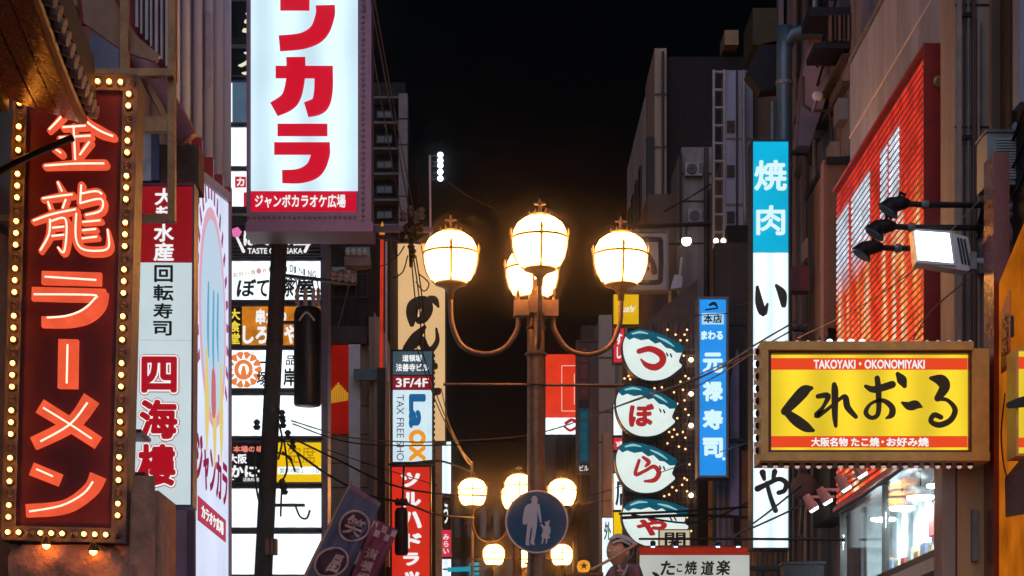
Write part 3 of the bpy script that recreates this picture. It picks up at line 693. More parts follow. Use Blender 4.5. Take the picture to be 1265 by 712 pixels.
MB().poly(ell(.92, 1.0), F, .004, .006).build('emblem', E('emblem_blue', (196, 216, 236), .95, False), t)
for k in range(22):
    a = math.pi*(-.15+1.3*k/21)
    p = (cy+1.3*math.cos(a), cz+1.38*math.sin(a)); q = (cy+1.13*math.cos(a), cz+1.2*math.sin(a))
    MB().stroke([(q[0], q[1], .1), (p[0], p[1], .07)], F, 0, .004, False).build('emblem_letter', E('emblem_plum', (160, 84, 130), .95, False), t)
for i, (y_, z_, h_) in enumerate(((21.2, 5.85, .45), (21.6, 5.75, .55), (21.95, 5.95, .4))):
    MB().stroke([(y_, z_+h_, .1), (y_-.04, z_, .14), (y_+.02, z_-.25, .05)], F, .006, .01).build('water_drop', E('emblem_cyan', (96, 176, 210), .95, False), t)
for i, (y_, z_, w_) in enumerate(((21.05, 5.05, .3), (21.65, 4.95, .26), (22.2, 5.1, .3))):
    MB().stroke([(y_, z_+.55, .12), (y_+.05, z_, w_), (y_+.03, z_-.4, .06)], F, .004, .009).build('emblem_flame', E('emblem_yellow', (226, 204, 120), 1.0, False), t)
MB().stroke([(21.6, 5.4, .3), (21.6, 5.2, .34)], F, .006, .01).build('emblem_mouth', E('emblem_red', (206, 110, 120), .95, False), t)
text(t, 'ジャンカラ', (20.3, 4.72, 22.75, 4.22), F, E('plum_letter', (150, 20, 70), .9, False), .03)
MB().poly([(20.45, 4.1), (22.65, 4.1), (22.65, 3.86), (20.45, 3.86)], F, 0, .004).build('caption_bar', E('caption_red', (190, 60, 90), .9, False), t)
text(t, 'カラオケ広場', (20.7, 4.05, 22.4, 3.91), F, Ewl, .02, d=.005)

# ---- big karaoke projecting sign
Y = 25.0; F = pl(Y)
t = thing('karaoke_projecting_sign', 'huge white projecting light box with red katakana and purple studded frame', 'sign', (PX(382, Y), Y, PZ(288, Y)))
pf = M('mauve_frame', (.27, .16, .25), .42, .3, .15, 8, .1)
MB().pbox(308, -330, 444, 262, Y, -.5, -.012).build('cabinet', pf, t)
panel(t, (310, -328, 442, 236), Y, E('icy_acrylic', (206, 233, 246), 1.3, var=.1, scale=.7, tubes=.55)); panel(t, (310, 236.6, 440, 262), Y, E('crimson_acrylic', (206, 12, 44), 1.0, var=.05))
m = MB(); m.pbox(443, -330, 459, 287, Y, -.5, .06); m.pbox(306, 263, 443, 276, Y, -.5, .05); m.pbox(304, 276.3, 461, 288, Y, -.55, .075); m.pbox(305, -330, 309.5, 263, Y, -.5, .05)
m.build('frame', pf, t)
stud = ball_mesh('stud', grey, 8)
for i in range(41): inst(stud, 'stud', t, F(449, -5+i*7, .064), .022)
for i in range(22): inst(stud, 'stud', t, F(309+i*6.2, 270, .055), .02)
zz = lambda pts: zoom(240, 0, 2.9656, pts)
RL = E('signal_red_letter', (206, 8, 40), 1, False)
def blk(strokes): 
    m = MB()
    for i, s_ in enumerate(strokes): m.stroke(zz(s_), F, 0, .006+.0015*i, False, 8)
    m.build('character', RL, t)
blk([[(315, 5, 70), (422, 5, 70)], [(480, 20, 70), (479, 60, 70), (455, 118, 68), (400, 150, 60), (312, 160, 58)]])
blk([[(298, 265, 46), (508, 265, 46)], [(474, 262, 68), (473, 335, 68), (458, 385, 66), (410, 403, 56)], [(372, 210, 70), (371, 290, 68), (350, 365, 68), (292, 402, 56)]])
blk([[(305, 477, 46), (488, 477, 46)], [(293, 545, 46), (497, 545, 46)], [(463, 535, 68), (462, 570, 68), (440, 620, 66), (390, 645, 54), (322, 648, 48)]])
text(t, 'ジ', (334, -240, 412, -160), F, RL, .05, name='character'); text(t, 'ャ', (342, -140, 408, -75), F, RL, .05, name='character'); MB().pbox(346, -60, 382, -40, Y, 0, .006).build('character', RL, t)
text(t, 'ジャンボカラオケ広場', (315, 240.5, 427, 257), F, Ewl, .026)
for y_ in (40, 250): MB().pbox(240, y_, 306, y_+8, Y, -.35, -.2).build('wall_bracket', dark, t)

# ---- stack of light-box signs
Y = 29.9; F = pl(Y)
SF = M('slate_post', (.16, .16, .24))
GR = 'light boxes in the left stack'
def stack(rect, label, mat, name='light_box_sign'):
    t = sign(name, label, 'sign', rect, Y, .3, 2, .03, SF, GR); panel(t, tuple(rect), Y, mat); return t
EB = E('black_acrylic', (14, 15, 20), .5, False)
t = stack((279, 2, 395, 94), 'black light box with cream katakana at the top of the sign stack', EB)
cr = E('cream_letter', (236, 232, 196), 1, False)
text(t, 'ミ', (299, 14, 330, 46), F, cr, .03, name='character'); text(t, 'ッ', (296, 50, 326, 68), F, cr, .03, name='character'); text(t, 'ク', (294, 70, 328, 93), F, cr, .03, name='character')
t = stack((279, 102, 395, 152), 'blue-grey window panel with one white strip in the sign stack', E('dusk_glass', (74, 98, 118), .9, var=.2)); panel(t, (281, 103, 287, 151), Y, Ewhite, d=.011)
stack((279, 158, 395, 206), 'blank white light box beside the projecting karaoke sign, above the small red stamp', Ewhite)
t = stack((279, 212, 395, 256), 'white light box with a small red katakana stamp beside the karaoke sign', Ewhite)
panel(t, (290.5, 218.5, 304, 232), Y, Eredp, d=.012); text(t, 'カ', (292.5, 220, 302, 230.5), F, Ewl, .03, d=.014); panel(t, (301, 238, 312, 256), Y, Eredp, d=.012)
t = stack((280, 279, 396, 317), 'dark ribbed light box with white restaurant name and pink paddles', EB)
for i in range(8): MB().pbox(280.5, 281+i*4.6, 395.5, 282.6+i*4.6, Y, .0, .012).build('rib', M('rib_grey', (.16, .15, .15), .5), t)
text(t, 'ぼて', (301, 284, 334, 304), F, Ewl, .04, d=.014, name='character'); text(t, '茶', (340, 284, 360, 304), F, Ewl, .04, d=.014, name='character'); text(t, '屋', (362, 284, 384, 304), F, Ewl, .04, d=.014, name='character')
text(t, 'TASTE OF OSAKA', (306, 307, 374, 314), F, Ewl, .02, d=.014)
for s_ in (1, -1):
    cx = 339-s_*47; pk = E('pink_print', (236, 120, 180), .95, False)
    MB().poly([(cx-6, 284), (cx+2, 281), (cx+7, 287), (cx+3, 294), (cx-4, 293)], F, .014, .02).build('paddle', pk, t); MB().stroke([(cx+s_*1, 294, 3), (cx+s_*9, 311, 4)], F, .014, .019).build('paddle_handle', Ewl, t)
MB().poly([(280, 270), (304, 268), (304, 277), (280, 277)], F, 0, .03).build('hood', brown, t)
t = stack((280, 323, 396, 371), 'white light box with black brush restaurant name and arched small print', Ewhite)
for c, r in zip('ぼて茶屋', ((293, 345, 316, 367), (317, 346, 332, 367), (349, 344, 364, 367), (365, 343, 388, 368))): text(t, c, r, F, M('green_ink', (.015, .04, .04)), .03, name='character', shear=.1)
for i, c in enumerate('お好み焼・鉄板'): text(t, c, (288+i*7.2, 337-i*1.1-(i == 4)*1, 294+i*7.2, 343-i*1.1), F, E('faint_pink', (214, 160, 150), .95, False), .01)
for i, c in enumerate('DINING'): text(t, c, (358+i*5.6, 328+i*1.5, 362.5+i*5.6-(2.5 if c == 'I' else 0), 336+i*1.5), F, ink, .005)
t = stack((281, 379, 396, 427), 'orange food-photo light box with white brush lettering', E('amber_food', (206, 122, 26), .95, var=.45, scale=4))
vtext(t, '大食堂', (283, 381, 297, 426), F, E('gold_letter', (240, 214, 60), 1, False), off=.03)
text(t, '串かつ', (316, 382, 354, 401), F, Ewl, .045, name='character'); text(t, 'しろたや', (300, 402, 368, 425), F, Ewl, .045, name='character')
panel(t, (281, 379, 299, 427), Y, EB, 'side_band', .002)
t = stack((280, 433, 396, 480), 'white light box with an orange ring emblem and black brush characters', Ewhite)
oc = E('orange_print', (236, 130, 60), 1, False)
for i in range(14):
    a = 2*math.pi*i/14; MB().stroke([(301+17*math.cos(a-.16), 457+17*math.sin(a-.16), 8), (301+18*math.cos(a), 457+18*math.sin(a), 9), (301+17*math.cos(a+.16), 457+17*math.sin(a+.16), 8)], F, 0, .004+.0005*i, False).build('emblem_petal', oc, t)
MB().stroke([(301+9*math.cos(a), 457+10*math.sin(a), 5) for a in [R(x) for x in range(0, 361, 30)]], F, 0, .004, False).build('emblem_ring', oc, t); MB().stroke([(301, 454, 4), (301, 462, 7)], F, 0, .004).build('emblem_core', oc, t)
vtext(t, '一塚', (317, 438, 333, 478), F, ink, off=.02); vtext(t, '品', (352, 438, 366, 452), F, ink); text(t, '岸', (350, 455, 366, 477), F, ink, .03, name='character')
stack((279, 489, 397, 539), 'blank white light box directly below the orange ring emblem', Ewhite)
t = stack((279, 547, 338, 596), 'black light box with white crab-restaurant lettering in the lower stack', EB)
text(t, '本場の味', (288, 551, 325, 559), F, E('salmon_letter', (236, 130, 110), 1, False), .04); text(t, '大阪', (282, 561, 305, 573), F, Ewl, .04, name='character'); text(t, 'かに一', (284, 575, 336, 590), F, Ewl, .045, name='character'); text(t, '活魚料理専門', (300, 590.5, 330, 595), F, Ewl, .01); panel(t, (280, 592, 289, 593.2), Y, Ewl, 'rule', .006)
t = stack((342, 547, 397, 596), 'yellow light box with a white caption band in the lower stack', E('yellow_acrylic', (240, 196, 12), 1, var=.05))
panel(t, (343, 577, 396, 586), Y, Ewhite, d=.006); text(t, '営業時間１７００', (346, 578.5, 394, 585), F, E('grey_print', (150, 150, 130), .8, False), .005, d=.008); text(t, '空席', (356, 551, 390, 573), F, E('ochre_print', (196, 140, 10), .9, False), .006)
stack((277, 604, 397, 652), 'blank white light box below the crab and yellow boxes', Ewhite)
stack((276, 660, 397, 710), 'blank white light box at the foot of the visible stack', Ewhite)

# ---- beige brush sign
Y = 42.0; F = pl(Y)
t = sign('beige_brush_sign', 'tall beige light box with black brush hiragana behind the left lamp globe', 'sign', (491, 301, 550, 545), Y, .4, 1, .03, dark)
panel(t, (491.3, 301.3, 549.7, 544.7), Y, E('beige_acrylic', (228, 184, 130), .95, var=.07, scale=.8))
zg = lambda pts: zoom(390, 270, 3.958, pts)
BK = M('brush_black', (.02, .014, .01), .6, bump=0)
m = MB()
for i, s_ in enumerate([[(470, 518, 26), (470, 470, 56), (480, 425, 60), (530, 410, 62), (545, 445, 58), (528, 488, 46), (505, 500, 34)], [(462, 450, 34), (500, 420, 44)]]): m.stroke(zg(s_), F, 0, .008+.002*i)
m.build('character', BK, t)
MB().stroke(zg([(552, 382, 8), (580, 398, 36), (600, 432, 12)]), F, 0, .008).build('character', BK, t)
m = MB()
for i, s_ in enumerate([[(532, 532, 20), (490, 582, 52), (450, 640, 52)], [(478, 620, 40), (515, 592, 40), (532, 628, 42), (562, 645, 32), (594, 600, 24), (590, 540, 12)]]): m.stroke(zg(s_), F, 0, .008+.002*i)
m.build('character', BK, t)
text(t, 'こ', (497, 448, 545, 490), F, BK, .05, name='character')
for y_ in (330, 500): MB().pbox(470, y_, 490, y_+5, Y, -.3, -.2).build('wall_bracket', dark, t)
MB().pbox(538, 546, 546, 712, 45, -.3, 0).build('column', M('column_tan', (.5, .36, .22)), t)  # plain tan column

# ---- tax free sign and pharmacy sign
Y = 36.0; F = pl(Y)
t = sign('tax_free_sign', 'upright white light box with blue and orange sideways lettering, teal and red head', 'sign', (485, 434, 534, 571), Y, .35, 1.6, .04, black)
panel(t, (485.3, 434.3, 533.7, 463), Y, E('teal_grey_acrylic', (62, 84, 96), .9, var=.15)); panel(t, (485.3, 464.5, 533.7, 481), Y, E('wine_acrylic', (138, 14, 32), .95, var=.08)); panel(t, (485.3, 482, 533.7, 570.7), Y, E('ice_white_acrylic', (206, 230, 238), 1.05, var=.06))
text(t, '道頓堀', (497, 438.5, 521, 447), F, Ewl, .03); text(t, '法善寺ビル', (489, 449.5, 529.5, 459), F, Ewl, .03); text(t, '3F/4F', (489, 467.5, 529.5, 478.5), F, Ewl, .02)
bl = E('blue_letter', (14, 96, 150), .95, False); orr = E('orange_letter', (240, 150, 24), 1, False)
text(t, 'La', (505, 487, 526, 529), F, bl, .06, rot=True, name='character'); text(t, 'OX', (505, 531, 526, 570), F, orr, .06, rot=True, name='character')
text(t, 'TAX FREE SHOP', (490, 488, 499, 576), F, E('plum_print', (110, 70, 110), .8, False), .0, rot=True)
t = sign('pharmacy_sign', 'tall red light box with white katakana below the tax free sign', 'sign', (484, 577, 531, 860), Y, .35, 1.6, .04, black)
panel(t, (484.3, 577.3, 530.7, 860), Y, E('vermilion_acrylic', (212, 44, 28), .95, var=.12, scale=1.5))
for c, r in zip('ツルハドラッグ', ((495, 584, 519, 602), (497, 608, 520, 627), (496, 632, 521, 653), (500, 659, 521, 678), (498, 683, 518, 699), (500, 706, 518, 722), (497, 730, 521, 752))): text(t, c, r, F, Ewl, .055, name='character')
for i in range(20): MB().pbox(535.8, 438+i*7, 537.4, 441+i*7, Y, -.05, .02).build('edge_peg', black, t)
# ---- thin stack of far shop signs
Y = 46.0; F = pl(Y)
for i, (r, mt, lab, tx) in enumerate((((545, 546, 557, 612), Ewhite2, 'narrow pale cyan light box at the top of the far left sign column', 'カ'), ((545, 615, 557, 652), EB, 'narrow black light box with a pale squiggle in the far left sign column', 'う'), ((545, 655, 557, 688), E('rose_acrylic', (206, 40, 70), 1), 'narrow rose-red light box low in the far left sign column', 'みらい'), ((545, 691, 557, 760), Ewhite2, 'narrow pale cyan light box at the foot of the far left sign column', '一'))):
    t = sign('narrow_light_box', lab, 'sign', r, Y, .2, .8, .02, dark, 'far left sign column'); panel(t, r, Y, mt)
    if i: vtext(t, tx, (547, r[1]+4, 555, min(r[3]-3, 712)), F, Ewl if i != 3 else M('teal_ink', (.03, .2, .25)), off=.02)

# ================================================================ RIGHT SIGNS
# ---- yellow takoyaki light box
Y = 14.0; F = pl(Y)
zk = lambda pts: zoom(920, 400, 3.559, pts)
t = thing('takoyaki_sign', 'yellow light box with black brush hiragana in a bronze frame edged with bulbs', 'sign', (PX(1078, Y), Y, PZ(572, Y)))
MB().pbox(940, 427, 1196, 570, Y, -.26, -.012).build('cabinet', bronze, t)
m = MB(); m.pbox(938, 425, 1199, 435, Y, -.28, .09); m.pbox(938, 561, 1219, 571.5, Y, -.28, .09); m.pbox(938, 435, 947, 561, Y, -.28, .088); m.pbox(1198, 433, 1219, 561, Y, -.28, .07)
m.build('frame', bronze, t)
m = MB(); m.pbox(947, 435, 1198, 438.5, Y, -.01, .05); m.pbox(947, 557.5, 1198, 561, Y, -.01, .05); m.pbox(947, 438.5, 951.5, 557.5, Y, -.01, .048); m.pbox(1195.5, 438.5, 1198, 557.5, Y, -.01, .048)
m.build('bezel', maroon, t)
panel(t, (951.5, 438.5, 1195.5, 557.5), Y, E('canary_acrylic', (250, 214, 50), 1.02, var=.09, scale=2, tubes=.9))
rb = E('tomato_acrylic', (232, 72, 36), 1, var=.04)
panel(t, (952, 442.7, 1195, 457), Y, rb, 'red_band', .004); panel(t, (952, 539, 1195, 553), Y, rb, 'red_band', .004)
text(t, 'TAKOYAKI・OKONOMIYAKI', (1005, 445, 1142, 456), F, Ewl, .022, d=.006); text(t, '大阪名物', (1002, 541, 1047, 552), F, Ewl, .03, d=.006); text(t, 'たこ焼', (1051, 541, 1086, 552), F, Ewl, .03, d=.006); text(t, 'お好み焼', (1095, 541, 1147, 552), F, Ewl, .03, d=.006); MB().pbox(1089, 545, 1091.5, 547.5, Y, .004, .01).build('dot', Ewl, t)
BR = M('brush_brown', (.045, .03, .008), .6, bump=0)
for strokes in ([[(292, 284, 16), (262, 296, 42), (215, 345, 40), (176, 386, 30)], [(176, 384, 22), (225, 425, 40), (270, 456, 36), (300, 470, 14)]],
                [[(393, 268, 18), (396, 300, 26), (396, 400, 22), (400, 450, 14)], [(322, 320, 18), (366, 318, 22), (345, 365, 14), (316, 404, 24), (360, 380, 14), (420, 330, 14), (442, 325, 22), (452, 368, 24), (488, 410, 16)]],
                [[(532, 276, 14), (570, 290, 26), (648, 268, 28)], [(582, 240, 20), (588, 300, 22), (586, 395, 18), (555, 414, 16), (532, 390, 18), (555, 352, 12), (605, 338, 16), (645, 366, 22), (646, 400, 24), (622, 416, 8)], [(672, 222, 16), (690, 248, 36), (702, 274, 18)]],
                [[(692, 348, 10), (722, 362, 32), (752, 358, 34), (776, 366, 10)]],
                [[(818, 240, 14), (862, 250, 44), (878, 280, 40), (848, 328, 26)], [(848, 330, 18), (892, 338, 14), (924, 378, 20), (905, 424, 22), (856, 446, 22), (818, 430, 18), (832, 402, 20), (862, 412, 18)]]):
    m = MB()
    for i, s_ in enumerate(strokes): m.stroke(zk([(a, c_, w_*1.18) for a, c_, w_ in s_]), F, 0, .005+.0015*i, sub=6)
    m.build('character', BR, t)
pb = ball_mesh('frame_bulb', E('bulb_pinkwhite', (214, 176, 168), .8, False)); bb = ball_mesh('frame_bulb_bright', E('bulb_coolwhite', (240, 250, 255), 2.5))
cup = MB().lathe([(.02, -.014), (.026, 0), (.02, .014)], (0, 0, 0), 8); cm = bpy.data.meshes.new('socket'); cm.from_pydata(cup.v, [], cup.f); cm.materials.append(black)
for i in range(20):
    x = 946+i*13.4
    inst(bb if 6 <= i <= 9 else pb, 'bulb', t, F(x, 421.5, -.05), .024 if 6 <= i <= 9 else .016); inst(cm, 'socket', t, F(x, 425, -.05))
    inst(pb, 'bulb', t, F(x, 575, -.05), .017); inst(cm, 'socket', t, F(x, 572, -.05))
for i in range(9):
    inst(bb if i % 2 else pb, 'bulb', t, F(934.5, 433+i*15.3, -.05), (.016, .016, .026)); inst(cm, 'socket', t, F(936.5, 433+i*15.3, -.05), 1, (0, R(90), 0))
# neighbour at the edge of the frame
Y = 13.1
t = sign('yellow_edge_sign', 'yellow light box cut off by the right picture edge, red bands and brush stroke', 'sign', (1257, 434, 1420, 561), Y, .2, 3, .03, bronze)
panel(t, (1257.3, 434.3, 1419, 560.5), Y, E('canary_acrylic', (250, 214, 50))); panel(t, (1257.5, 441, 1418, 456), Y, rb, 'red_band', .004); panel(t, (1257.5, 541, 1418, 553), Y, rb, 'red_band', .004)
MB().stroke([(1245, 502, 8), (1262, 498, 13), (1290, 494, 12), (1330, 490, 9)], pl(Y), .03, .045).build('character', ink, t)
vtext(t, 'くれ', (1300, 465, 1400, 535), pl(Y), BR, off=.03)
MB().stroke([(1250, 392, 4), (1250, 415, 5)], pl(Y), .0, .01).build('hook', ink, t)

# ---- barbecue sign
Y = 22.0; F = pl(Y)
t = sign('barbecue_sign', 'very tall upright light box, turquoise head with white kanji over white', 'sign', (930, 175, 974, 677), Y, .3, 1.6, .03, dark)
panel(t, (930.3, 175.3, 973.7, 312), Y, E('turquoise_acrylic', (14, 178, 220), 1.0, var=.1, scale=2)); panel(t, (930.3, 312.4, 973.7, 676.7), Y, Ewhite2)
pw = E('ice_letter', (214, 246, 250), 1.05, False)
text(t, '焼', (931.5, 198, 972, 236), F, pw, .03, name='character'); text(t, '肉', (934, 254, 970, 291), F, pw, .025, name='character')
m = MB(); m.stroke([(935.5, 355, 4), (938, 374, 10), (943, 387, 9), (948, 376, 3)], F, 0, .006); m.stroke([(959, 353, 4), (966, 363, 11), (968, 377, 7)], F, 0, .008); m.build('character', ink, t)
text(t, '酒', (933, 436, 971, 474), F, ink, .03, name='character')
m = MB()
for i, s_ in enumerate([[(936, 604, 8), (948, 598, 6), (962, 592, 6), (971, 597, 6.5), (969, 606, 6), (962, 609, 6)], [(942, 584, 8), (944, 592, 5)], [(957, 583, 7), (955, 592, 4.5)], [(947, 597, 5), (952, 615, 5.5), (958, 631, 6.5)]]): m.stroke(s_, F, 0, .006+.0015*i)
m.build('character', ink, t)
for y_ in (180, 400, 560): MB().pbox(974, y_, 1000, y_+4, Y, -.25, -.15).build('wall_bracket', dark, t)
# ---- blue sushi sign
Y = 28.0; F = pl(Y)
t = sign('blue_sushi_sign', 'upright bright blue light box with white sushi lettering', 'sign', (864, 370, 897, 588), Y, .3, 2.6, .04, grey)
panel(t, (864.3, 370.3, 896.7, 587.7), Y, E('azure_acrylic', (38, 142, 230), 1.08, var=.14, scale=1.5))
panel(t, (867, 387, 894, 401), Y, E('pale_azure', (176, 220, 246), 1), 'plate', .005)
text(t, '本店', (869, 389, 892, 399.5), F, M('navy_ink', (.01, .03, .1)), .03, d=.007); MB().stroke([(877, 377, 3), (882, 375, 4), (886, 379, 2)], F, 0, .008).build('emblem', ink, t); MB().stroke([(872, 383, 2), (886, 381, 2)], F, 0, .008).build('emblem', ink, t)
text(t, 'まわる', (866, 409, 893, 420), F, pw, .05)
for c, y_ in zip('元禄寿司', (436, 471, 506, 541)): text(t, c, (868, y_, 893, y_+25), F, pw, .05, name='character')
MB().lathe([(.022, 0), (.022, .006)], F(894, 567), 10, 'Y').build('dot', pw, t)
for y_ in (395, 540): MB().pbox(897, y_, 925, y_+4, Y, -.25, -.15).build('wall_bracket', dark, t)
b = thing('shutter_column', 'grey-blue upright shutter column below and beside the blue sushi sign', 'shutter', (PX(905, 29), 29, 3))
MB().pbox(884, 300, 926, 800, 29, -.4, 0).build('housing', umber, b)
for i in range(6): MB().pbox(885+i*3.6, 590, 888+i*3.6, 690, 29, 0, .03).build('slat', (M('blue_slat', (.3, .32, .5), .5), M('grey_slat', (.22, .2, .24), .5))[i % 2], b)
MB().poly([(903, 470), (911, 430), (913, 440), (913, 640), (903, 640)], pl(28.4), -.1, 0).build('side_banner', M('violet_banner', (.3, .3, .6), .6, 0, .4, 3), b)
MB().pbox(914, 560, 926, 690, 28.6, 0, .2).build('timber_post', M('timber', (.25, .11, .05), .6, 0, .3, 8), b)

# ---- pufferfish signs
Y = 31.6
b = thing('fairy_light_lattice', 'brown lattice wall strung with warm fairy lights behind the pufferfish signs', 'lattice', (PX(815, 32.2), 32.3, 3))
MB().poly([(770, 700), (770, 420), (800, 396), (862, 345), (862, 700)], pl(32.3), -.3, 0).build('backing', M('lattice_brown', (.16, .115, .1), .8), b)
for x in range(773, 862, 5): MB().pbox(x, 700-(300 if x > 800 else 270)*1, x+1.2, 700, 32.3, 0, .03).build('upright_slat', M('slat_brown', (.24, .17, .15), .7), b)
for y_ in range(432, 700, 7): MB().pbox(771, y_, 861, y_+1.2, 32.3, .03, .045).build('cross_slat', M('slat_brown', (.24, .17, .15)), b)
fl = ball_mesh('fairy_bulb', E('fairy_warm', (255, 190, 130), 2.5)); fl2 = ball_mesh('fairy_globe', E('fairy_globe', (255, 226, 180), 6))
fpos = [(824,409),(834,415),(848,409),(845,415),(840,422),(848,422),(844,441),(853,446,1),(846,466),(840,473),(850,469),(801,472),(817,473),(817,480),(832,486),(843,483),(836,500),(845,496),(846,507),(850,514),(836,518),(853,488,1),(826,535),(832,532),(836,538),(843,535),(846,542),(830,541),(853,527,1),(824,549),(845,592),(848,594),(830,603),(835,607),(842,600),(848,608),(853,613,1),(820,614),(846,556),(838,553),(851,575),(826,612),(853,657),(808,481),(776,466),(771,469),(778,470),(848,640),(842,648)]
for p in fpos:
    big = len(p) > 2
    inst(fl2 if big else fl, 'fairy_bulb', b, pl(32.3)(p[0], p[1], .09), .036 if big else .016)
for s_ in range(4):
    pts = [pl(32.3)(806+s_*14+6*math.sin(k*.9+s_), 400+k*18, .07) for k in range(15)]
    MB().tube(pts, .006, 5).build('light_cable', black, b)
teal = E('puffer_teal', (8, 96, 120), .7, var=.3, scale=5); pwht = E('puffer_white', (224, 238, 232), 1.02, var=.07, scale=3); prd = E('puffer_red', (178, 34, 38), .9, False)
def puffer(x, y, ch, lab, sx=1, sy=1, rot=0, gr=None):
    Fp = pl(Y); s_ = 1/4.186
    def mp(pts):
        o = []
        for p in pts:
            a, c = (p[0]-270)*s_*sx, (p[1]-205)*s_*sy
            o.append((x+a*math.cos(rot)-c*math.sin(rot), y+a*math.sin(rot)+c*math.cos(rot))+((p[2]*s_,) if len(p) > 2 else ()))
        return o
    out = [(140, 102), (165, 84), (205, 77), (260, 86), (330, 108), (388, 138), (432, 172), (424, 205), (414, 236), (430, 258), (404, 284), (352, 320), (290, 334), (225, 326), (170, 290), (140, 240), (126, 190), (126, 140)]
    out = [tuple(p) for p in smooth([(a, c) for a, c in out]+[out[0]], 3)][:-1]
    t = thing('pufferfish_sign', lab, 'sign', Fp(x, y+32), gr)
    cxm, cym = 285, 205
    MB().poly(mp([(cxm+(p[0]-cxm)*1.035, cym+(p[1]-cym)*1.04) for p in out]), Fp, -.28, -.03).build('casing', dark, t)
    # a gently domed face
    rings = [(1, -.03), (.97, .0), (.86, .035), (.62, .062), (.3, .075)]
    vs = []; n_ = len(out)
    for k, d_ in rings: vs += [Fp(*q, d_) for q in mp([(cxm+(p[0]-cxm)*k, cym+(p[1]-cym)*k) for p in out])]
    vs.append(Fp(*mp([(cxm, cym)])[0], .08))
    fs = [(r*n_+i, r*n_+(i+1) % n_, (r+1)*n_+(i+1) % n_, (r+1)*n_+i) for r in range(4) for i in range(n_)]+[(4*n_+i, 4*n_+(i+1) % n_, 5*n_) for i in range(n_)]
    MB().add(vs, fs).build('body', pwht, t, True)
    cap = [(136, 106), (165, 84), (205, 76), (260, 84), (330, 106), (390, 136), (438, 168), (432, 192), (400, 196), (372, 176), (345, 172), (315, 142), (288, 150), (255, 126), (215, 132), (180, 118), (155, 128)]
    MB().poly(mp(cap), Fp, .0, .085).build('back_fin', teal, t)
    MB().stroke(mp([(170, 100, 8), (210, 92, 12), (250, 100, 5)]), Fp, .085, .09).build('fin_streak', E('puffer_pale', (150, 210, 214), .9, False), t)  # pale streaks along the teal fin
    MB().stroke(mp([(300, 118, 6), (345, 138, 12), (385, 165, 4)]), Fp, .085, .09).build('fin_streak', E('puffer_pale', (150, 210, 214)), t)
    if ch == 'つ':
        MB().stroke(mp([(205, 190, 26), (262, 178, 30), (318, 205, 36), (326, 245, 34), (290, 272, 34), (245, 262, 26), (215, 232, 8)]), Fp, .06, .095).build('character', prd, t)
    elif ch == 'ら':
        m = MB(); m.stroke([(794, 566, 3.4), (801, 572, 5.4), (797, 577, 3)], Fp, .06, .094); m.stroke([(789, 570, 4), (784.5, 587, 4.6), (796, 583, 4), (807, 577.5, 5), (813.5, 585, 6), (808, 594, 5.6), (796, 595.5, 2.6)], Fp, .06, .097); m.build('character', prd, t)
    else:
        r = mp([(188, 172), (318, 290)]); c0, c1 = r
        text(t, ch, (min(c0[0], c1[0]), min(c0[1], c1[1]), max(c0[0], c1[0]), max(c0[1], c1[1])), Fp, prd, .05, th=.03, d=.065, name='character')
    for q in ((350, 206), (370, 210)): MB().stroke(mp([(q[0]-3, q[1]-6, 7), (q[0]+3, q[1]+8, 7)]), Fp, .05, .09).build('voicing_mark', ink, t)
    MB().tube([Fp(x+20, y-8, -.2), Fp(x+20, y-8, -.65)], .03, 8).build('mount', dark, t)
GP = 'pufferfish signs in a column'
puffer(804.5, 439, 'つ', 'top pufferfish sign, white body with teal back and red curl character', gr=GP)
puffer(796, 508, 'ぼ', 'second pufferfish sign from the top, red many-stroke character on white', gr=GP)
puffer(796, 578, 'ら', 'third pufferfish sign from the top, tilted red character on white', gr=GP)
puffer(808, 645, 'や', 'lowest pufferfish sign, tail raised, half hidden by cables and takoyaki board', 1.08, .98, -.16, GP)
# ---- narrow stack beside the fish
Y = 33.4; F = pl(Y)
for i, (r, mt, lab, tx, tm) in enumerate((((758, 364, 789, 401), E('amber_acrylic', (226, 178, 20), .95, var=.08), 'amber light box with faint white script behind the right lamp arm', 'sushi', Ewl),
        ((758, 406, 771, 448), E('rose2_acrylic', (206, 44, 62), 1), 'upper narrow rose-red light box at the left of the pufferfish signs', 'すし', Ewl),
        ((758, 500, 776, 538), Ewhite2, 'upper narrow pale cyan light box at the left of the pufferfish signs', '', None),
        ((758, 541, 776, 556), E('rose2_acrylic', (206, 44, 62)), 'lower narrow rose-red light box at the left of the pufferfish signs', '吉', Ewl),
        ((758, 585, 783, 630), Ewhite2, 'pale cyan light box with teal kanji behind the third pufferfish', '店', M('teal_ink', (.03, .2, .25))),
        ((758, 633, 775, 664), E('yellow_acrylic', (240, 196, 12)), 'narrow yellow light box above the takoyaki statue', '', None),
        ((744, 640, 757, 712), Ewhite2, 'narrow white light box behind the takoyaki statue head', '外', M('violet_ink', (.2, .2, .35))))):
    t = sign('narrow_light_box', lab, 'sign', r, Y, .2, 1, .02, dark, 'narrow signs by the pufferfish'); panel(t, r, Y, mt)
    if tx == 'sushi': text(t, 'sushi', (765, 377, 784, 386), F, tm, .01, shear=.2)
    elif tx: vtext(t, tx, (r[0]+2, r[1]+4, r[2]-2, min(r[3]-4, 700) if i != 6 else 668), F, tm, off=.03)
Y = 35.0; F = pl(Y)
t = sign('faded_board_sign', 'unlit white board with rounded black border behind the right lamp globe', 'sign', (763, 287, 824, 358), Y, .2, 2, .03, concrete)
panel(t, (763.3, 287.3, 823.7, 357.7), Y, M('faded_white', (.42, .38, .38), .7, 0, .2, 5))
MB().stroke([(775, 296, 6), (812, 296, 6), (816, 302, 6), (816, 342, 6), (811, 349, 6), (775, 349, 6)], F, 0, .01, False, 3).build('border', ink, t)
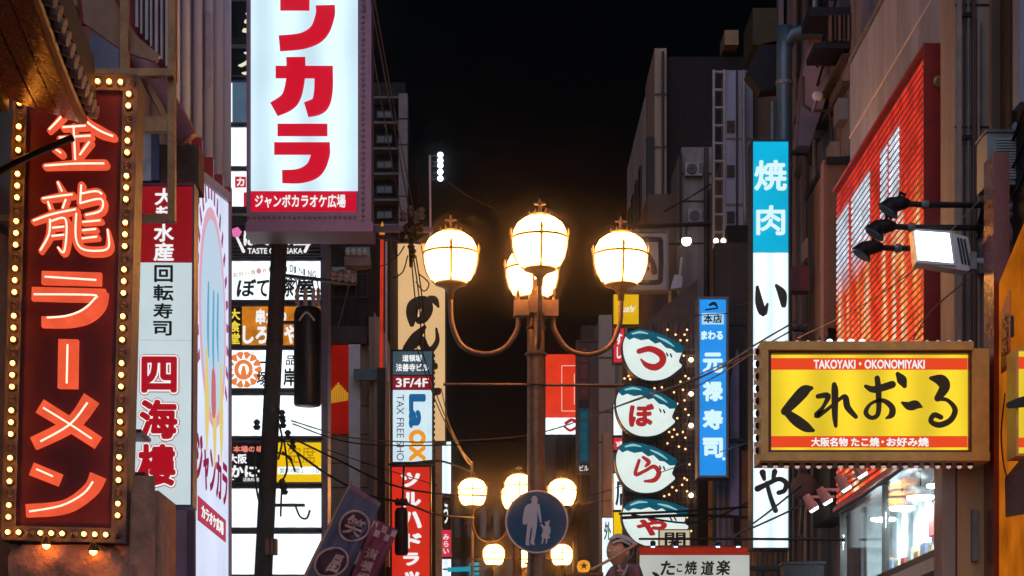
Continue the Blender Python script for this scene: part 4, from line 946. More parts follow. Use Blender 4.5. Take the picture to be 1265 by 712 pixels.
MB().stroke([(797, 312, 8), (806, 324, 6), (808, 336, 8)], F, 0, .01).build('character', ink, t); MB().stroke([(785, 320, 6), (795, 318, 5)], F, 0, .01).build('character', ink, t); MB().stroke([(790, 330, 5), (800, 332, 5)], F, 0, .01).build('character', ink, t)
MB().tube([F(824, 300, -.1), F(850, 300, -.1)], .03, 6).build('wall_bracket', dark, t)
# ---- far red billboard, dark upright sign
Y = 64.0; F = pl(Y)
t = sign('red_billboard', 'far red backlit billboard with white outline above a white strip', 'sign', (674, 438, 712, 537), Y, .3, .6, .02, dark)
panel(t, (674, 438, 712, 516), Y, E('scarlet_acrylic', (226, 58, 34), 1, var=.1, scale=2)); panel(t, (674, 516.3, 712, 537), Y, Ewhite)
m = MB()
for i, s_ in enumerate([[(694, 452, .9), (712, 452, .9)], [(694, 508, .9), (712, 508, .9)], [(694, 452, .9), (694, 508, .9)], [(709.5, 462, 1), (709.5, 500, 1)]]): m.stroke(s_, F, 0, .02+.002*i, False)
m.build('outline', E('pink_line', (250, 190, 170), 1, False), t)
m = MB(); m.stroke([(699, 523, 4), (706, 519, 4), (711, 521, 4)], F, 0, .02); m.stroke([(697, 527, 3), (704, 532, 3), (711, 529, 4)], F, 0, .022); m.build('swirl', E('crimson_letter', (176, 16, 34)), t)
Y = 52.0; F = pl(Y)
t = sign('dark_upright_sign', 'dark upright sign, dim red above faintly glowing teal, between billboard and beige front', 'sign', (713, 422, 738, 584), Y, .3, 1.5, .03, M('brown_frame', (.1, .07, .065), .6))
panel(t, (715, 424, 728, 493), Y, M('dim_red', (.10, .025, .02), .5)); panel(t, (715, 494, 728, 504), Y, ink); panel(t, (715, 505, 728, 572), Y, E('dim_teal', (12, 60, 74), .8)); panel(t, (715, 573, 728, 584), Y, ink); panel(t, (730, 424, 737, 583), Y, M('brown_frame', (.1, .07, .065)))  # teal part is given a faint glow of its own
vtext(t, '道頓堀', (717, 428, 726, 490), F, M('rose_ink', (.2, .09, .08)), off=.01); vtext(t, '焼鳥居酒屋', (717, 508, 726, 570), F, E('teal_letter', (26, 92, 108), .8, False), off=.01); text(t, 'ビル', (716, 575, 727, 582), F, Ewl, .01)

# ---- takoyaki board at the bottom with statue
Y = 26.0; F = pl(Y)
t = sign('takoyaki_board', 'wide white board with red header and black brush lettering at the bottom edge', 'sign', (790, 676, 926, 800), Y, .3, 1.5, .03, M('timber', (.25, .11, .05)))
panel(t, (790.3, 676.3, 925.7, 685.5), Y, E('self_lit_brick', (150, 36, 22), .9, var=.1)); panel(t, (790.3, 686, 925.7, 800), Y, E('self_lit_white', (196, 198, 192), .85, var=.12, scale=1.3))  # board panels emit, standing in for the spot lamps' light on them
for c, r in zip('たこ焼道楽', ((816, 693, 834, 711), (836, 697, 843, 707), (846, 693, 861, 710), (866, 693, 882, 711), (885, 692, 902, 711))): text(t, c, r, F, M('moss_ink', (.02, .028, .01)), .03, name='character', shear=.1)
MB().stroke([(807, 708, 3), (812, 712, 5), (818, 722, 4)], F, 0, .008).build('character', ink, t)
for x in (806, 834, 886, 911):
    q = MB().lathe([(.03, 0), (.035, .05), (.02, .07)], F(x, 676, .08), 10).build('spot_lamp', dark, t); MB().lathe([(.026, 0), (.02, -.012)], F(x, 676, .08), 10).build('lens', E('blue_lamp', (170, 200, 255), 6), q)
t = sign('small_white_plaque', 'small cream square plaque with black frame-like kanji above the takoyaki board', 'sign', (815, 655, 852, 674), 26.3, .1, 1, .02, M('beige_stone', (.36, .25, .19)))
panel(t, (815.3, 655.3, 851.7, 673.7), 26.3, E('cream_acrylic', (214, 200, 170), .85)); text(t, '開', (821, 658, 847, 676), pl(26.3), ink, .02, name='character')
# ================================================================ STREET LAMPS
Eglobe = E('lamp_globe', (255, 166, 80), 32)
def street_lamp(loc, label):
    t = thing('street_lamp', label, 'street lamp', (0, 0, 0), 'four-globe street lamps')
    MB().lathe([(.2, 0), (.2, .25), (.16, .3), (.15, .9), (.11, 1.0), (.085, 1.3), (.082, 5.9), (.06, 5.96)], (0, 0, 0), 24).build('pole', iron, t, True)
    for z, r, h in ((5.37, .105, .03), (5.08, .1, .03), (5.62, .095, .03), (3.6, .1, .04)):
        MB().lathe([(.08, 0), (r, .006), (r, h-.006), (.08, h)], (0, 0, z), 24).build('collar', iron, t)
    MB().tube([(-.88, 0, 5.095), (.84, 0, 5.095)], .014, 8).build('banner_rod', iron, t)
    MB().tube([(0, 0, 5.96), (0, 0, 6.1)], [.05, .015], 8).build('pole_tip', iron, t)
    for k in range(4):
        rad = .81 if k % 2 == 0 else .62
        M_ = Matrix.Rotation(math.pi/2*k, 4, 'Z')
        def P(x, z, y=0): return M_ @ Vector((x, y, z))
        bx = MB().box(.07, .21, -.07, .07, 5.74, 5.89); bx.v = [M_ @ v for v in bx.v]; bx.build('arm_bracket', iron, t)
        f = MB().tube([P(.17, 5.89), P(.17, 5.93), P(.17, 5.95), P(.17, 6.02)], [.022, .012, .022, .004], 8); f.build('bracket_finial', iron, t)
        s_ = rad/.81
        path = smooth([P(.17, 5.76), P(.175, 5.62), P(.30*s_, 5.44), P(.50*s_, 5.385), P(.70*s_, 5.46), P(.795*s_, 5.66), P(rad, 5.85), P(rad, 6.0)], 4)
        arm = MB().tube(path, [.026]*8+[.024]*(len(path)-8), 10).build('arm', iron, t, True)
        c = P(rad, 0)
        MB().lathe([(.03, 5.9), (.034, 5.97), (.07, 6.01), (.13, 6.035), (.15, 6.04), (.15, 6.06), (.1, 6.065)], c, 20).build('globe_seat', iron, t, True)
        g_ = MB().lathe([(.12, 6.066), (.186, 6.085), (.224, 6.16), (.246, 6.25), (.251, 6.33), (.24, 6.405), (.206, 6.47), (.14, 6.518), (.05, 6.535)], c, 28).build('globe', Eglobe, t, True)
        MB().tube([c+Vector((.256*math.cos(a), .256*math.sin(a), 6.335)) for a in [2*math.pi*i/28 for i in range(29)]], .0125, 6).build('globe_ring', iron, g_)
        for q in range(4):
            a = math.pi/2*q; e = Vector((math.cos(a), math.sin(a), 0))
            MB().tube([c+e*r+Vector((0, 0, z)) for r, z in ((.15, 6.05), (.226, 6.15), (.252, 6.25), (.258, 6.335), (.27, 6.39), (.266, 6.43))], [.012, .012, .012, .013, .016, .005], 6).build('globe_rib', iron, g_)
        MB().lathe([(.09, 6.535), (.1, 6.55), (.06, 6.565), (.02, 6.58), (.012, 6.63), (.02, 6.64), (.006, 6.70)], c, 12).build('finial', iron, g_)
        m = MB(); m.box(c.x-.055, c.x+.055, c.y-.008, c.y+.008, 6.645, 6.662)
        for q in range(6):
            a = math.pi/3*q; m.tube([c+Vector((.09*math.cos(a), .09*math.sin(a), 6.54)), c+Vector((.1*math.cos(a), .1*math.sin(a), 6.59))], [.014, .003], 5)
        m.build('finial_crown', iron, g_)
    return t
L1 = street_lamp(None, '')
def put(o, loc, lab): o.location = loc; o.rotation_euler.z = R(2); o['label'] = lab
put(L1, (PX(662, 20), 20, 0), 'large four-globe street lamp in the middle of the picture carrying the blue sign')
for x, Y, lab in ((639, 38, 'smaller four-globe street lamp just behind the blue pedestrian sign'), (652, 50, 'farthest street lamp, globes lowest in the picture under the blue sign')):
    put(copy_tree(L1), (PX(x, Y), Y, 0), lab)

# ---- pedestrian sign on the lamp pole
Y = 19.86; F = pl(Y); cx, cy, s_ = 663, 645, 1/4.683
t = thing('pedestrian_sign', 'round blue sign with white adult and child on the front lamp pole', 'sign', F(cx, cy+39))
c = F(cx, cy)
MB().lathe([(.288, -.02), (.288, 0)], c, 48, 'Y').build('disc', M('sign_blue', (.004, .085, .17), .5, 0, .15, 6, .03, spec=.2), t)
pale = M('sign_pale', (.55, .5, .52), .4, 0, .1, 8, .03)
MB().tube([c+Vector((.291*math.cos(a), -.003, .291*math.sin(a))) for a in [2*math.pi*i/48 for i in range(49)]], .009, 6).build('rim', pale, t)
zp = lambda pts: zoom(560, 560, 4.683, pts)
adult = [(448, 268), (455, 262), (458, 248), (478, 248), (486, 262), (492, 268), (488, 272), (484, 288), (500, 300), (506, 350), (512, 398), (502, 404), (494, 370), (487, 335), (484, 420), (474, 480), (466, 510), (472, 530), (456, 530), (446, 520), (452, 480), (458, 425), (448, 440), (438, 500), (440, 535), (418, 532), (420, 500), (426, 440), (428, 400), (418, 414), (402, 410), (402, 370), (412, 320), (424, 300), (452, 290), (454, 274)]
MB().poly(zp(adult), F, 0, .004).build('adult_figure', pale, t)
child = [(528, 392), (534, 398), (546, 394), (552, 386), (560, 392), (556, 404), (552, 420), (562, 430), (562, 465), (553, 468), (560, 492), (546, 494), (542, 524), (534, 524), (534, 494), (524, 494), (518, 526), (510, 524), (514, 490), (508, 478), (520, 450), (516, 434), (502, 416), (510, 408), (526, 424), (534, 418)]
MB().poly(zp(child), F, 0, .004).build('child_figure', pale, t)
for z in (.2, -.2): MB().box(c.x-.12, c.x+.12, Y+.021, Y+.06, c.z+z-.02, c.z+z+.02).build('bracket', grey, t)

# ================================================================ POLES, WIRES
Y = 26.5; F = pl(Y)
t = thing('utility_pole', 'dark leaning utility pole in front of the white sign stack', 'utility pole', F(307, 1082))
pm = M('pole_concrete', (.035, .028, .032), .75, 0, .4, 12, .3)
MB().tube([F(307, 1082), F(346, 285), F(351, 180)], [.125, .1, .09], 14).build('pole', pm, t, True)
for y_ in (330, 420, 505, 600, 660):
    x = 346-(y_-285)*.049
    MB().tube([F(x, y_), F(x, y_+5)], .11, 12).build('band', dark, t)
tr_ = MB().lathe([(.16, 0), (.175, .03), (.175, 1.15), (.15, 1.22)], F(381, 503, .1), 18).build('transformer', M('transformer_black', (.014, .014, .018), .35, .3), t, True)
for x in (368, 378, 388, 394):
    q = MB().lathe([(.02, 0), (.035, .05), (.02, .08), (.035, .12), (.02, .16), (.03, .2), (.01, .24)], F(x, 381, .1), 10).build('insulator', M('porcelain', (.4, .36, .38), .3), tr_)
    MB().tube(smooth([F(x, 358, .1), F(x-2, 348, .1), F(x-9, 345, .05), F(x-22, 360, .02)], 4), .008, 5).build('lead', black, tr_)
MB().stroke([(372, 402, 2), (381, 392, 2), (391, 402, 2)], F, .28, .29, False).build('chevron', M('pale_decal', (.5, .5, .5)), tr_)
for a, c_ in (((335, 340), (440, 352)), ((330, 625), (377, 625)), ((345, 485), (366, 485)), ((345, 400), (366, 400))):
    MB().beam(F(*a, .06), F(*c_, .06), .035, .06).build('crossarm', dark, t)
for x, y_ in ((412, 349), (420, 350), (428, 351), (436, 352), (350, 530), (356, 545), (362, 556), (349, 520), (318, 532), (352, 612), (349, 605)):
    MB().lathe([(.03, 0), (.05, .04), (.025, .06), (.045, .1), (.015, .13)], F(x, y_, .06), 10).build('insulator', M('porcelain', (.4, .36, .38)) if x > 400 else black, t)
bx = MB().pbox(330, 668, 344, 687, Y, .08, .24).build('switch_box', M('switch_brown', (.2, .09, .06), .6), t)
MB().pbox(335, 668, 337, 687, Y, .24, .25).build('stripe', black, bx); MB().pbox(340, 668, 341.5, 687, Y, .24, .25).build('stripe', black, bx)
for k, pts in enumerate([[(318, 545), (316, 580), (320, 615), (328, 640)], [(352, 545), (356, 580), (350, 600), (348, 640)], [(350, 560), (360, 570), (366, 585)], [(356, 550), (368, 562), (374, 580)], [(344, 520), (350, 545), (345, 570)], [(366, 626), (372, 640), (380, 642), (384, 632)], [(340, 560), (358, 566), (362, 572), (352, 562)]]):
    MB().tube(smooth([F(a, c_, .14) for a, c_ in pts], 4), .014, 6).build('cable_loop', black, t)

Y = 30.0; F = pl(Y)
t = thing('wire_crossarm', 'wire crossarm crowded with insulators right of the karaoke sign', 'crossarm', F(503, 325))
MB().tube([F(508, 330), F(507, 258)], [.03, .05], 10).build('spindle', black, t)
MB().beam(F(350, 283), F(535, 284), .07, .08).build('crossarm', plum, t); MB().beam(F(462, 292), F(520, 300), .05, .05).build('crossarm', dark, t)
for x, y_ in ((498, 276), (507, 270), (514, 277), (521, 272), (503, 292), (512, 296), (519, 290), (497, 302), (508, 310), (510, 322)):
    MB().lathe([(.03, 0), (.06, .04), (.03, .07), (.055, .12), (.02, .16)], F(x, y_, .08), 9).build('insulator', (black, M('porcelain_mauve', (.2, .14, .15), .4))[y_ < 280], t)
for k, pts in enumerate([[(508, 320), (512, 360), (516, 400)], [(511, 320), (518, 370), (521, 430)], [(514, 318), (522, 372), (526, 434)], [(500, 306), (492, 318), (480, 326)], [(504, 318), (498, 338), (486, 346)], [(517, 340), (530, 352), (524, 362), (514, 350)]]):
    MB().tube(smooth([F(a, c_, .1) for a, c_ in pts], 4), .01, 5).build('cable_loop', black, t)
t = thing('junction_box', 'pale blue junction box with insulators hanging under the crossarm', 'junction box', F(442, 331))
MB().pbox(426, 318, 458, 330, Y, -.2, .1).build('housing', M('dirty_white', (.3, .25, .24), .7), t); MB().pbox(427, 307, 457, 318, Y, -.2, .08).build('terminal_block', M('pale_blue_block', (.25, .38, .5), .4), t)
for x in (430, 437, 444, 451): MB().lathe([(.03, 0), (.045, .05), (.02, .1)], F(x, 318, .1), 9).build('terminal', white, t)
for x in (430, 454): MB().tube([F(x, 307), F(x, 286)], .02, 6).build('hanger', dark, t)
Y = 37.0; F = pl(Y)
t = thing('red_neon_pole', 'thin glowing red pole with yellow tip beside the beige brush sign', 'pole', F(471, 456))
MB().tube([F(472, 290), F(471, 455)], .032, 10).build('tube', E('neon_red', (200, 54, 30), .85, var=.3, scale=2), t); MB().tube([F(472, 290), F(472, 282), F(472.5, 274)], [.05, .04, .006], 8).build('tip', E('tip_yellow', (220, 150, 30), .8), t)
MB().tube([F(477, 298, -.05), F(477, 440, -.05), F(479, 470, -.05)], .022, 6).build('conduit', M('pale_enamel', (.6, .62, .7)), t); MB().pbox(466, 455, 476, 800, Y, -.1, .05).build('base_column', umber, t)

Y = 40.0; F = pl(Y)
t = thing('light_mast', 'slim mast with a ladder of white floodlights above the left lamp globe', 'mast', F(533, 300))
MB().tube([F(531, 192), F(532, 296)], .02, 8).build('mast', M('mast_pink', (.6, .4, .42), .4), t)
for i, y_ in enumerate((192, 199, 205, 213, 221)):
    MB().tube([F(531, y_+1), F(545, y_)], .008, 5).build('arm', grey, t)
    q = MB().lathe([(.03, -.05), (.06, 0), (.06, .02)], F(544, y_), 10, 'Y').build('floodlight', grey, t); MB().lathe([(.055, .021), (.04, .03)], F(544, y_), 10, 'Y').build('lens', E('flood_lens', (210, 240, 255), 6), q)
MB().tube([F(540, 190), F(540, 226)], .006, 5).build('brace', grey, t)

WG = 'overhead wires'
def wire(pts, label, w=1.0, mat=black):
    P = smooth([pl(p[2])(p[0], p[1]) for p in pts], 7)
    rr = sum(p[2] for p in pts)/len(pts)/FOC*w/2*1.25
    single(MB().tube(P, rr, 5), 'overhead_wire', mat, label, 'wire', WG)
wg = M('grey_cable', (.17, .13, .15), .6, bump=0)
wt = M('tan_cable', (.32, .16, .09), .5, bump=0)
wire([(446, -20, 24.5), (470, 120, 26.5), (497, 272, 29.8)], 'pale cable running down the right frame of the karaoke sign, left strand', 1.3, wg)
wire([(454, -20, 24.5), (482, 130, 26.5), (507, 270, 29.8)], 'pale cable running down past the karaoke sign, middle strand', 1.3, wg)
wire([(459, -20, 24.5), (488, 140, 26.5), (514, 275, 29.8)], 'pale cable running down past the karaoke sign, right strand', 1.1, wg)
wire([(552, 224, 40), (580, 243, 40), (632, 268, 41)], 'faint stay wire from the floodlight mast toward the middle lamp', .9, M('faint_wire', (.06, .03, .02)))
wire([(480, 326, 30), (440, 335, 30), (420, 312, 30), (400, 300, 30)], 'slack cable below the pale blue junction box', 1)
wire([(436, 330, 30), (424, 380, 33), (408, 440, 36)], 'thin brown wire dropping from the junction box toward the red poster', 1, wt)
wire([(360, 520, 26.4), (430, 540, 28), (500, 546, 30), (555, 545, 31), (662, 536, 30), (770, 500, 29), (870, 464, 26), (990, 405, 24), (1100, 340, 20)], 'long sagging wire crossing the lamp pole toward the video screen', 1.4, wt)
wire([(362, 524, 26.4), (440, 548, 28), (560, 550, 31), (640, 545, 31)], 'lower wire of the pair crossing the tax free sign', 1.3)
wire([(358, 540, 26.4), (420, 570, 27), (480, 598, 28), (540, 610, 30), (600, 612, 34)], 'black cable curving from the pole below the tax free sign', 2)
wire([(362, 556, 26.4), (410, 590, 27), (455, 612, 28), (500, 622, 29), (540, 636, 31), (585, 640, 34)], 'thick black cable sweeping above the banner top to the pharmacy sign', 2.4)
wire([(405, 556, 28), (460, 575, 29), (540, 600, 31)], 'thin wire between the sweeping cables left of the pharmacy sign', 1)
wire([(480, 574, 30), (510, 572, 30), (545, 570, 31), (580, 582, 33)], 'black wire along the joint between tax free and pharmacy signs', 2.2)
wire([(515, 430, 29.8), (540, 500, 31), (570, 560, 34), (582, 575, 36)], 'thin cable falling from the crossarm in front of the beige sign', 1)
wire([(520, 430, 29.8), (546, 505, 31), (578, 572, 36)], 'second thin cable falling in front of the beige sign edge', 1)
wire([(545, 480, 32), (560, 540, 34), (583, 572, 36)], 'short cable dropping to the slim far pole', .9)
wire([(760, 503, 30), (800, 488, 29), (842, 474, 27), (872, 459, 26), (905, 444, 25), (960, 412, 23)], 'pale cable crossing the second pufferfish sign', 1.2, M('pale_cable', (.5, .5, .5)))
wire([(842, 476, 27), (880, 460, 26), (930, 428, 22.5 - 1), (985, 396, 21)], 'black cable crossing the blue sushi sign and barbecue sign', 1.6)
wire([(848, 484, 27), (890, 462, 25), (935, 433, 21), (990, 402, 20.5)], 'second black cable just below it across the barbecue sign', 1.4)
wire([(985, 418, 20), (1035, 394, 18), (1090, 362, 16), (1150, 318, 15)], 'thin tan stay running up across the video screen to the floodlight', 1.2, M('pale_tan_wire', (.4, .28, .2)))
wire([(1128, 420, 14.5), (1150, 385, 14.5), (1196, 345, 14.5)], 'brown stay under the white floodlight', 1.6, M('brown_wire', (.2, .09, .06)))
wire([(1172, 288, 14.5), (1200, 258, 14.6), (1228, 228, 14.8)], 'thin stay between the white floodlight and louvred box', 1.1, M('pale_tan_wire', (.4, .28, .2)))
wire([(858, 390, 27.5), (890, 388, 27), (930, 386, 26)], 'short straight wire above the blue sushi sign kanji', 1)
wire([(765, 635, 25.5), (840, 632, 25), (930, 626, 24)], 'upper of the thick black cables over the takoyaki board', 2.6)
wire([(768, 640, 25.5), (850, 637, 25), (930, 640, 24)], 'middle of the thick black cables over the takoyaki board', 3.4)
wire([(780, 636, 25.5), (860, 646, 25), (930, 618, 24)], 'lowest crossing black cable over the lowest pufferfish', 2)
wire([(905, 664, 24), (940, 640, 21.5), (990, 600, 20)], 'black cable crossing the white foot of the barbecue sign', 2)
wire([(880, 672, 24), (935, 650, 21.5), (1000, 620, 20.5)], 'lower black cable crossing the white foot of the barbecue sign', 2)
wire([(790, 666, 25), (920, 666, 22), (1045, 667, 20)], 'level black cable along the top of the takoyaki board', 2.6)
wire([(700, 622, 36), (770, 600, 33), (850, 572, 30), (930, 545, 26)], 'thin wire sloping behind the third pufferfish sign', 1)
wire([(905, 378, 29), (940, 372, 27), (1000, 358, 24)], 'thin pale wire from the stair tower to the barbecue sign', .8, wg)
wire([(820, 262, 35), (850, 245, 35), (878, 228, 34)], 'thin cable slanting across the concrete annex', 1.5)
wire([(560, 612, 37), (640, 615, 38), (720, 622, 38), (800, 610, 36)], 'faint wire behind the second street lamp', .8)
t = thing('slim_far_pole', 'slim grey pole with wires left of the second street lamp', 'pole', pl(40)(583, 1034))
MB().tube([pl(40)(583, 570), pl(40)(585, 1034)], .03, 8).build('pole', grey, t)
for y_ in (636, 643, 650): MB().tube([pl(40)(574, y_), pl(40)(583, y_)], .014, 5).build('step', dark, t)
t = thing('cyan_bracket', 'forked cyan neon bracket low between far signs', 'neon', pl(45)(572, 712))
ec = E('cyan_neon', (30, 150, 176), .9)
MB().tube([pl(45)(553, 704), pl(45)(582, 703)], .05, 8).build('bar', ec, t)
for y_ in (697, 703, 709): MB().tube([pl(45)(582, y_), pl(45)(592, y_)], .035, 8).build('prong', ec, t)
MB().tube([pl(45)(582, 696), pl(45)(582, 711)], .035, 8).build('spine', ec, t)

# ================================================================ BANNERS
Y = 27.0
def cloth(corners, Yc, name, mat, lab, pole=True):
    t = thing(name, lab, 'banner', pl(Yc)(*corners[2]), 'shop banners')
    TL, TR, BL, BR_ = [Vector(c) for c in corners]
    nu, nv = 12, 30
    def pt(u, v, d=0):
        p = TL.lerp(TR, u).lerp(BL.lerp(BR_, u), v)
        r = .05*math.sin(u*7+v*5)+.03*math.sin(v*13-u*4)+.02*math.sin(u*17)
        return pl(Yc)(p.x, p.y, r*min(1, v*4+.2)+d)
    vs = [pt(i/nu, j/nv) for j in range(nv+1) for i in range(nu+1)]; fs = [(j*(nu+1)+i, j*(nu+1)+i+1, (j+1)*(nu+1)+i+1, (j+1)*(nu+1)+i) for j in range(nv) for i in range(nu)]
    vs += [pt(i/nu, j/nv, -.006) for j in range(nv+1) for i in range(nu+1)]; k = (nu+1)*(nv+1); fs += [tuple(k+q for q in f[::-1]) for f in fs]
    MB().add(vs, fs).build('cloth', mat, t, True)
    return t, pt
bc = M('indigo_cloth', (.11, .14, .27), .85, 0, .2, 6, .1); pc = M('plum_cloth', (.22, .06, .13), .85, 0, .2, 6, .1)
cream = M('cream_print', (.6, .48, .5), .8, bump=0); pdk = M('plum_print_dark', (.07, .03, .06), .8, bump=0)
t, pt = cloth(((434, 598), (471, 622), (354, 760), (408, 760)), Y, 'shop_banner', bc, 'tilted indigo cloth banner with two round crests left of the pharmacy sign')
MB().tube([pt(-.02, -.02), pt(-.02, .5), pt(-.02, 1)], .02, 6).build('banner_pole', tan_, t)
vs = [pt(i/12, v, .008) for v in (0, .035) for i in range(13)]; MB().add(vs, [(i, i+1, 14+i, 13+i) for i in range(12)]).build('hem', M('mauve_cloth', (.26, .16, .24), .8), t)
def crest(cu, cv, ch, ru=.40, rv=.118):
    MB().add([pt(cu+ru*.92*math.cos(a), cv+rv*.92*math.sin(a), .012) for a in [2*math.pi*i/28 for i in range(28)]], [tuple(range(28))]).build('crest_field', pdk, t)
    MB().tube([pt(cu+ru*math.cos(a), cv+rv*math.sin(a), .012) for a in [2*math.pi*i/36 for i in range(37)]], .016, 6).build('crest_ring', cream, t)
    vs, fs = glyph(ch, .03)
    xs = [v[0] for v in vs]; ys = [v[1] for v in vs]
    MB().add([pt(cu+((v[0]-min(xs))/(max(xs)-min(xs))-.5)*ru*1.3, cv-((v[1]-min(ys))/(max(ys)-min(ys))-.5)*rv*1.3, .045+v[2]*.1) for v in vs], fs).build('crest_character', cream, t)
crest(.60, .26, '笑'); crest(.46, .57, '福')
t, pt = cloth(((463, 641), (492, 655), (415, 760), (446, 760)), Y-.25, 'shop_banner', pc, 'tilted plum cloth banner with checked top hem beside the indigo one')
for i in range(5):
    for j in range(2):
        if (i+j) % 2 == 0: MB().add([pt(i/5, .02+j*.07, .008), pt((i+1)/5, .02+j*.07, .008), pt((i+1)/5, .09+j*.07, .008), pt(i/5, .09+j*.07, .008)], [(0, 1, 2, 3)]).build('check', cream, t)
for k, ch in enumerate('道頓堀ノ'):
    vs, fs = glyph(ch, .03); xs = [v[0] for v in vs]; ys = [v[1] for v in vs]; v0 = .28+k*.13
    MB().add([pt(.16+(v[0]-min(xs))/(max(xs)-min(xs))*.5, v0+.11*(1-(v[1]-min(ys))/(max(ys)-min(ys))), .012+v[2]*.1) for v in vs], fs).build('character', cream, t)
t = thing('hanging_transformer', 'black cylindrical transformer hanging in front of the red pharmacy sign', 'transformer', pl(34)(496, 690))
MB().lathe([(.09, 0), (.11, .04), (.11, .7), (.08, .76)], pl(34)(496, 686), 14).build('tank', black, t, True)
for x in (491, 496, 501): MB().lathe([(.03, 0), (.05, .05), (.02, .12)], pl(34)(x, 625), 8).build('bushing', black, t)
MB().tube([pl(34)(497, 630), pl(34)(499, 575)], .02, 6).build('hanger', black, t)

# ================================================================ RIGHT: FLOODLIGHTS AND FITTINGS
GF = 'spotlights on wall arms'
for i, (x, y_, Yq, xr, lab) in enumerate(((1107, 252, 15.0, 1240, 'topmost black arm spotlight in front of the video screen'), (1090, 280, 15.3, 1240, 'middle black arm spotlight in front of the video screen'), (1074, 306, 15.6, 1180, 'lowest black arm spotlight in front of the video screen'))):
    F = pl(Yq); t = thing('arm_spotlight', lab, 'spotlight', F(x, y_+10), GF)
    MB().tube([F(x+14, y_), F(x+30, y_+1), F(xr, y_+2)], .022, 8).build('arm', black, t); MB().lathe([(.03, 0), (.034, .02), (.03, .05)], F(x+31, y_+1), 10, 'X').build('collar', grey, t)
    MB().tube([F(x+16, y_), F(x+8, y_-1), F(x-4, y_+1), F(x-10, y_+9)], [.03, .05, .06, .085], 12).build('head', black, t)
    MB().tube([F(x+4, y_-3), F(x+5, y_-14), F(x+12, y_-10)], .015, 6).build('yoke', black, t)
    MB().tube([F(x-10.2, y_+9.2), F(x-11, y_+10.4)], [.075, .07], 12).build('lens', M('blue_lens', (.12, .25, .32), .1), t)
Y = 14.4; F = pl(Y)
t = thing('lit_floodlight', 'bright white square floodlight on a pale arm above the takoyaki sign', 'floodlight', F(1160, 332))
hs = M('flood_housing', (.42, .42, .42), .4, .3)
MB().poly([(1128, 284), (1170, 286), (1196, 293), (1203, 330), (1196, 335), (1132, 325)], F, -.14, 0).build('housing', hs, t)
MB().poly([(1130, 286), (1172, 289), (1177, 326), (1134, 322)], F, 0, .012).build('lens', E('flood_white', (226, 246, 250), 5.5), t)
MB().poly([(1130, 283.5), (1174, 286.5), (1180, 329), (1132, 325.5), (1134, 322), (1177, 326), (1172, 289), (1130, 286)], F, 0, .02).build('bezel', white, t)
for i in range(3): MB().poly([(1182+i*4, 294+i), (1184+i*4, 294+i), (1190+i*4, 326+i), (1188+i*4, 326+i)], F, 0, .014).build('cooling_fin', dark, t)
MB().tube([F(1200, 320, -.05), F(1215, 321, -.05), F(1300, 320, -.05)], .022, 8).build('arm', M('pale_enamel', (.6, .62, .7)), t); MB().pbox(1198, 312, 1206, 333, Y, -.1, .02).build('yoke', grey, t)
Y = 14.7; F = pl(Y)
t = thing('louvred_unit', 'grey louvred ventilation unit on the wall at far right', 'ventilation unit', F(1243, 229))
MB().pbox(1219, 163, 1262, 228, Y, -.3, 0).build('housing', M('vent_grey', (.3, .34, .33), .5, .3), t)
for i in range(15): MB().pbox(1231, 172+i*3.4, 1260, 174+i*3.4, Y, .0, .02).build('slat', M('vent_pale', (.45, .5, .48), .45, .3), t)
MB().pbox(1217, 161, 1264, 164, Y, -.31, .02).build('top_rim', grey, t); MB().lathe([(.02, 0), (.03, .03), (.01, .06)], F(1254, 163, .02), 8).build('conduit_cap', M('pale_blue_block', (.25, .38, .5)), t)
t = thing('pipe_cluster', 'tangle of grey wall pipes below the louvred unit', 'pipe', F(1240, 320))
for pts, r_ in (([(1225, 300), (1232, 270), (1250, 255), (1262, 240)], .03), ([(1216, 300), (1228, 285), (1240, 262), (1262, 262)], .022), ([(1230, 232), (1236, 250), (1250, 275), (1262, 300)], .025)):
    MB().tube(smooth([F(a, c_, -.1) for a, c_ in pts], 4), r_, 8).build('pipe', M('pipe_mauve', (.26, .2, .22), .4, .3), t, True)
Y = 18.5
for i, (x, y_, lab) in enumerate(((1005, 628, 'leftmost small pink-bodied spotlight by the shop window'), (1022, 619, 'second small pink-bodied spotlight by the shop window'), (1045, 603, 'third small spotlight, under the video screen edge'), (1065, 586, 'rightmost small spotlight tucked under the takoyaki sign'))):
    F = pl(19.6-i*.5); t = thing('window_spotlight', lab, 'spotlight', F(x, y_+6), 'small window spotlights')
    MB().tube([F(x-10, y_-16), F(x, y_)], [.035, .055], 10).build('head', M('pink_enamel', (.5, .22, .2), .4), t)
    MB().tube([F(x+.3, y_+.5), F(x+2, y_+3.2)], [.05, .04], 12).build('lens', E('spot_white', (225, 255, 255), 4), t)
    MB().tube([F(x-10, y_-14), F(x+25, y_-14), F(x+25, y_-14, -.3)], .014, 6).build('arm', M('pink_enamel', (.5, .22, .2)), t)
t = thing('dark_drum', 'round brown loudspeaker drum right of the barbecue sign foot', 'loudspeaker', pl(21)(994, 610))
MB().lathe([(.1, -.1), (.13, -.06), (.13, 0), (.1, .03), (.04, .035)], pl(21)(994, 601), 20, 'Y').build('drum', umber, t, True); MB().tube([pl(21)(994, 610, -.05), pl(21)(990, 660, -.05)], .02, 6).build('stand', black, t)
t = thing('black_cabinet', 'black cabinet at the bottom edge beside the lit shop window', 'cabinet', pl(20.5)(995, 760))
MB().pbox(969, 697, 1018, 790, 20.5, -.3, 0).build('body', black, t); MB().pbox(967, 694, 1020, 697, 20.5, -.32, .02).build('lid', dark, t)
t = thing('wooden_shopfront', 'timber slat shopfront under the barbecue sign', 'shopfront', pl(22.6)(950, 760))
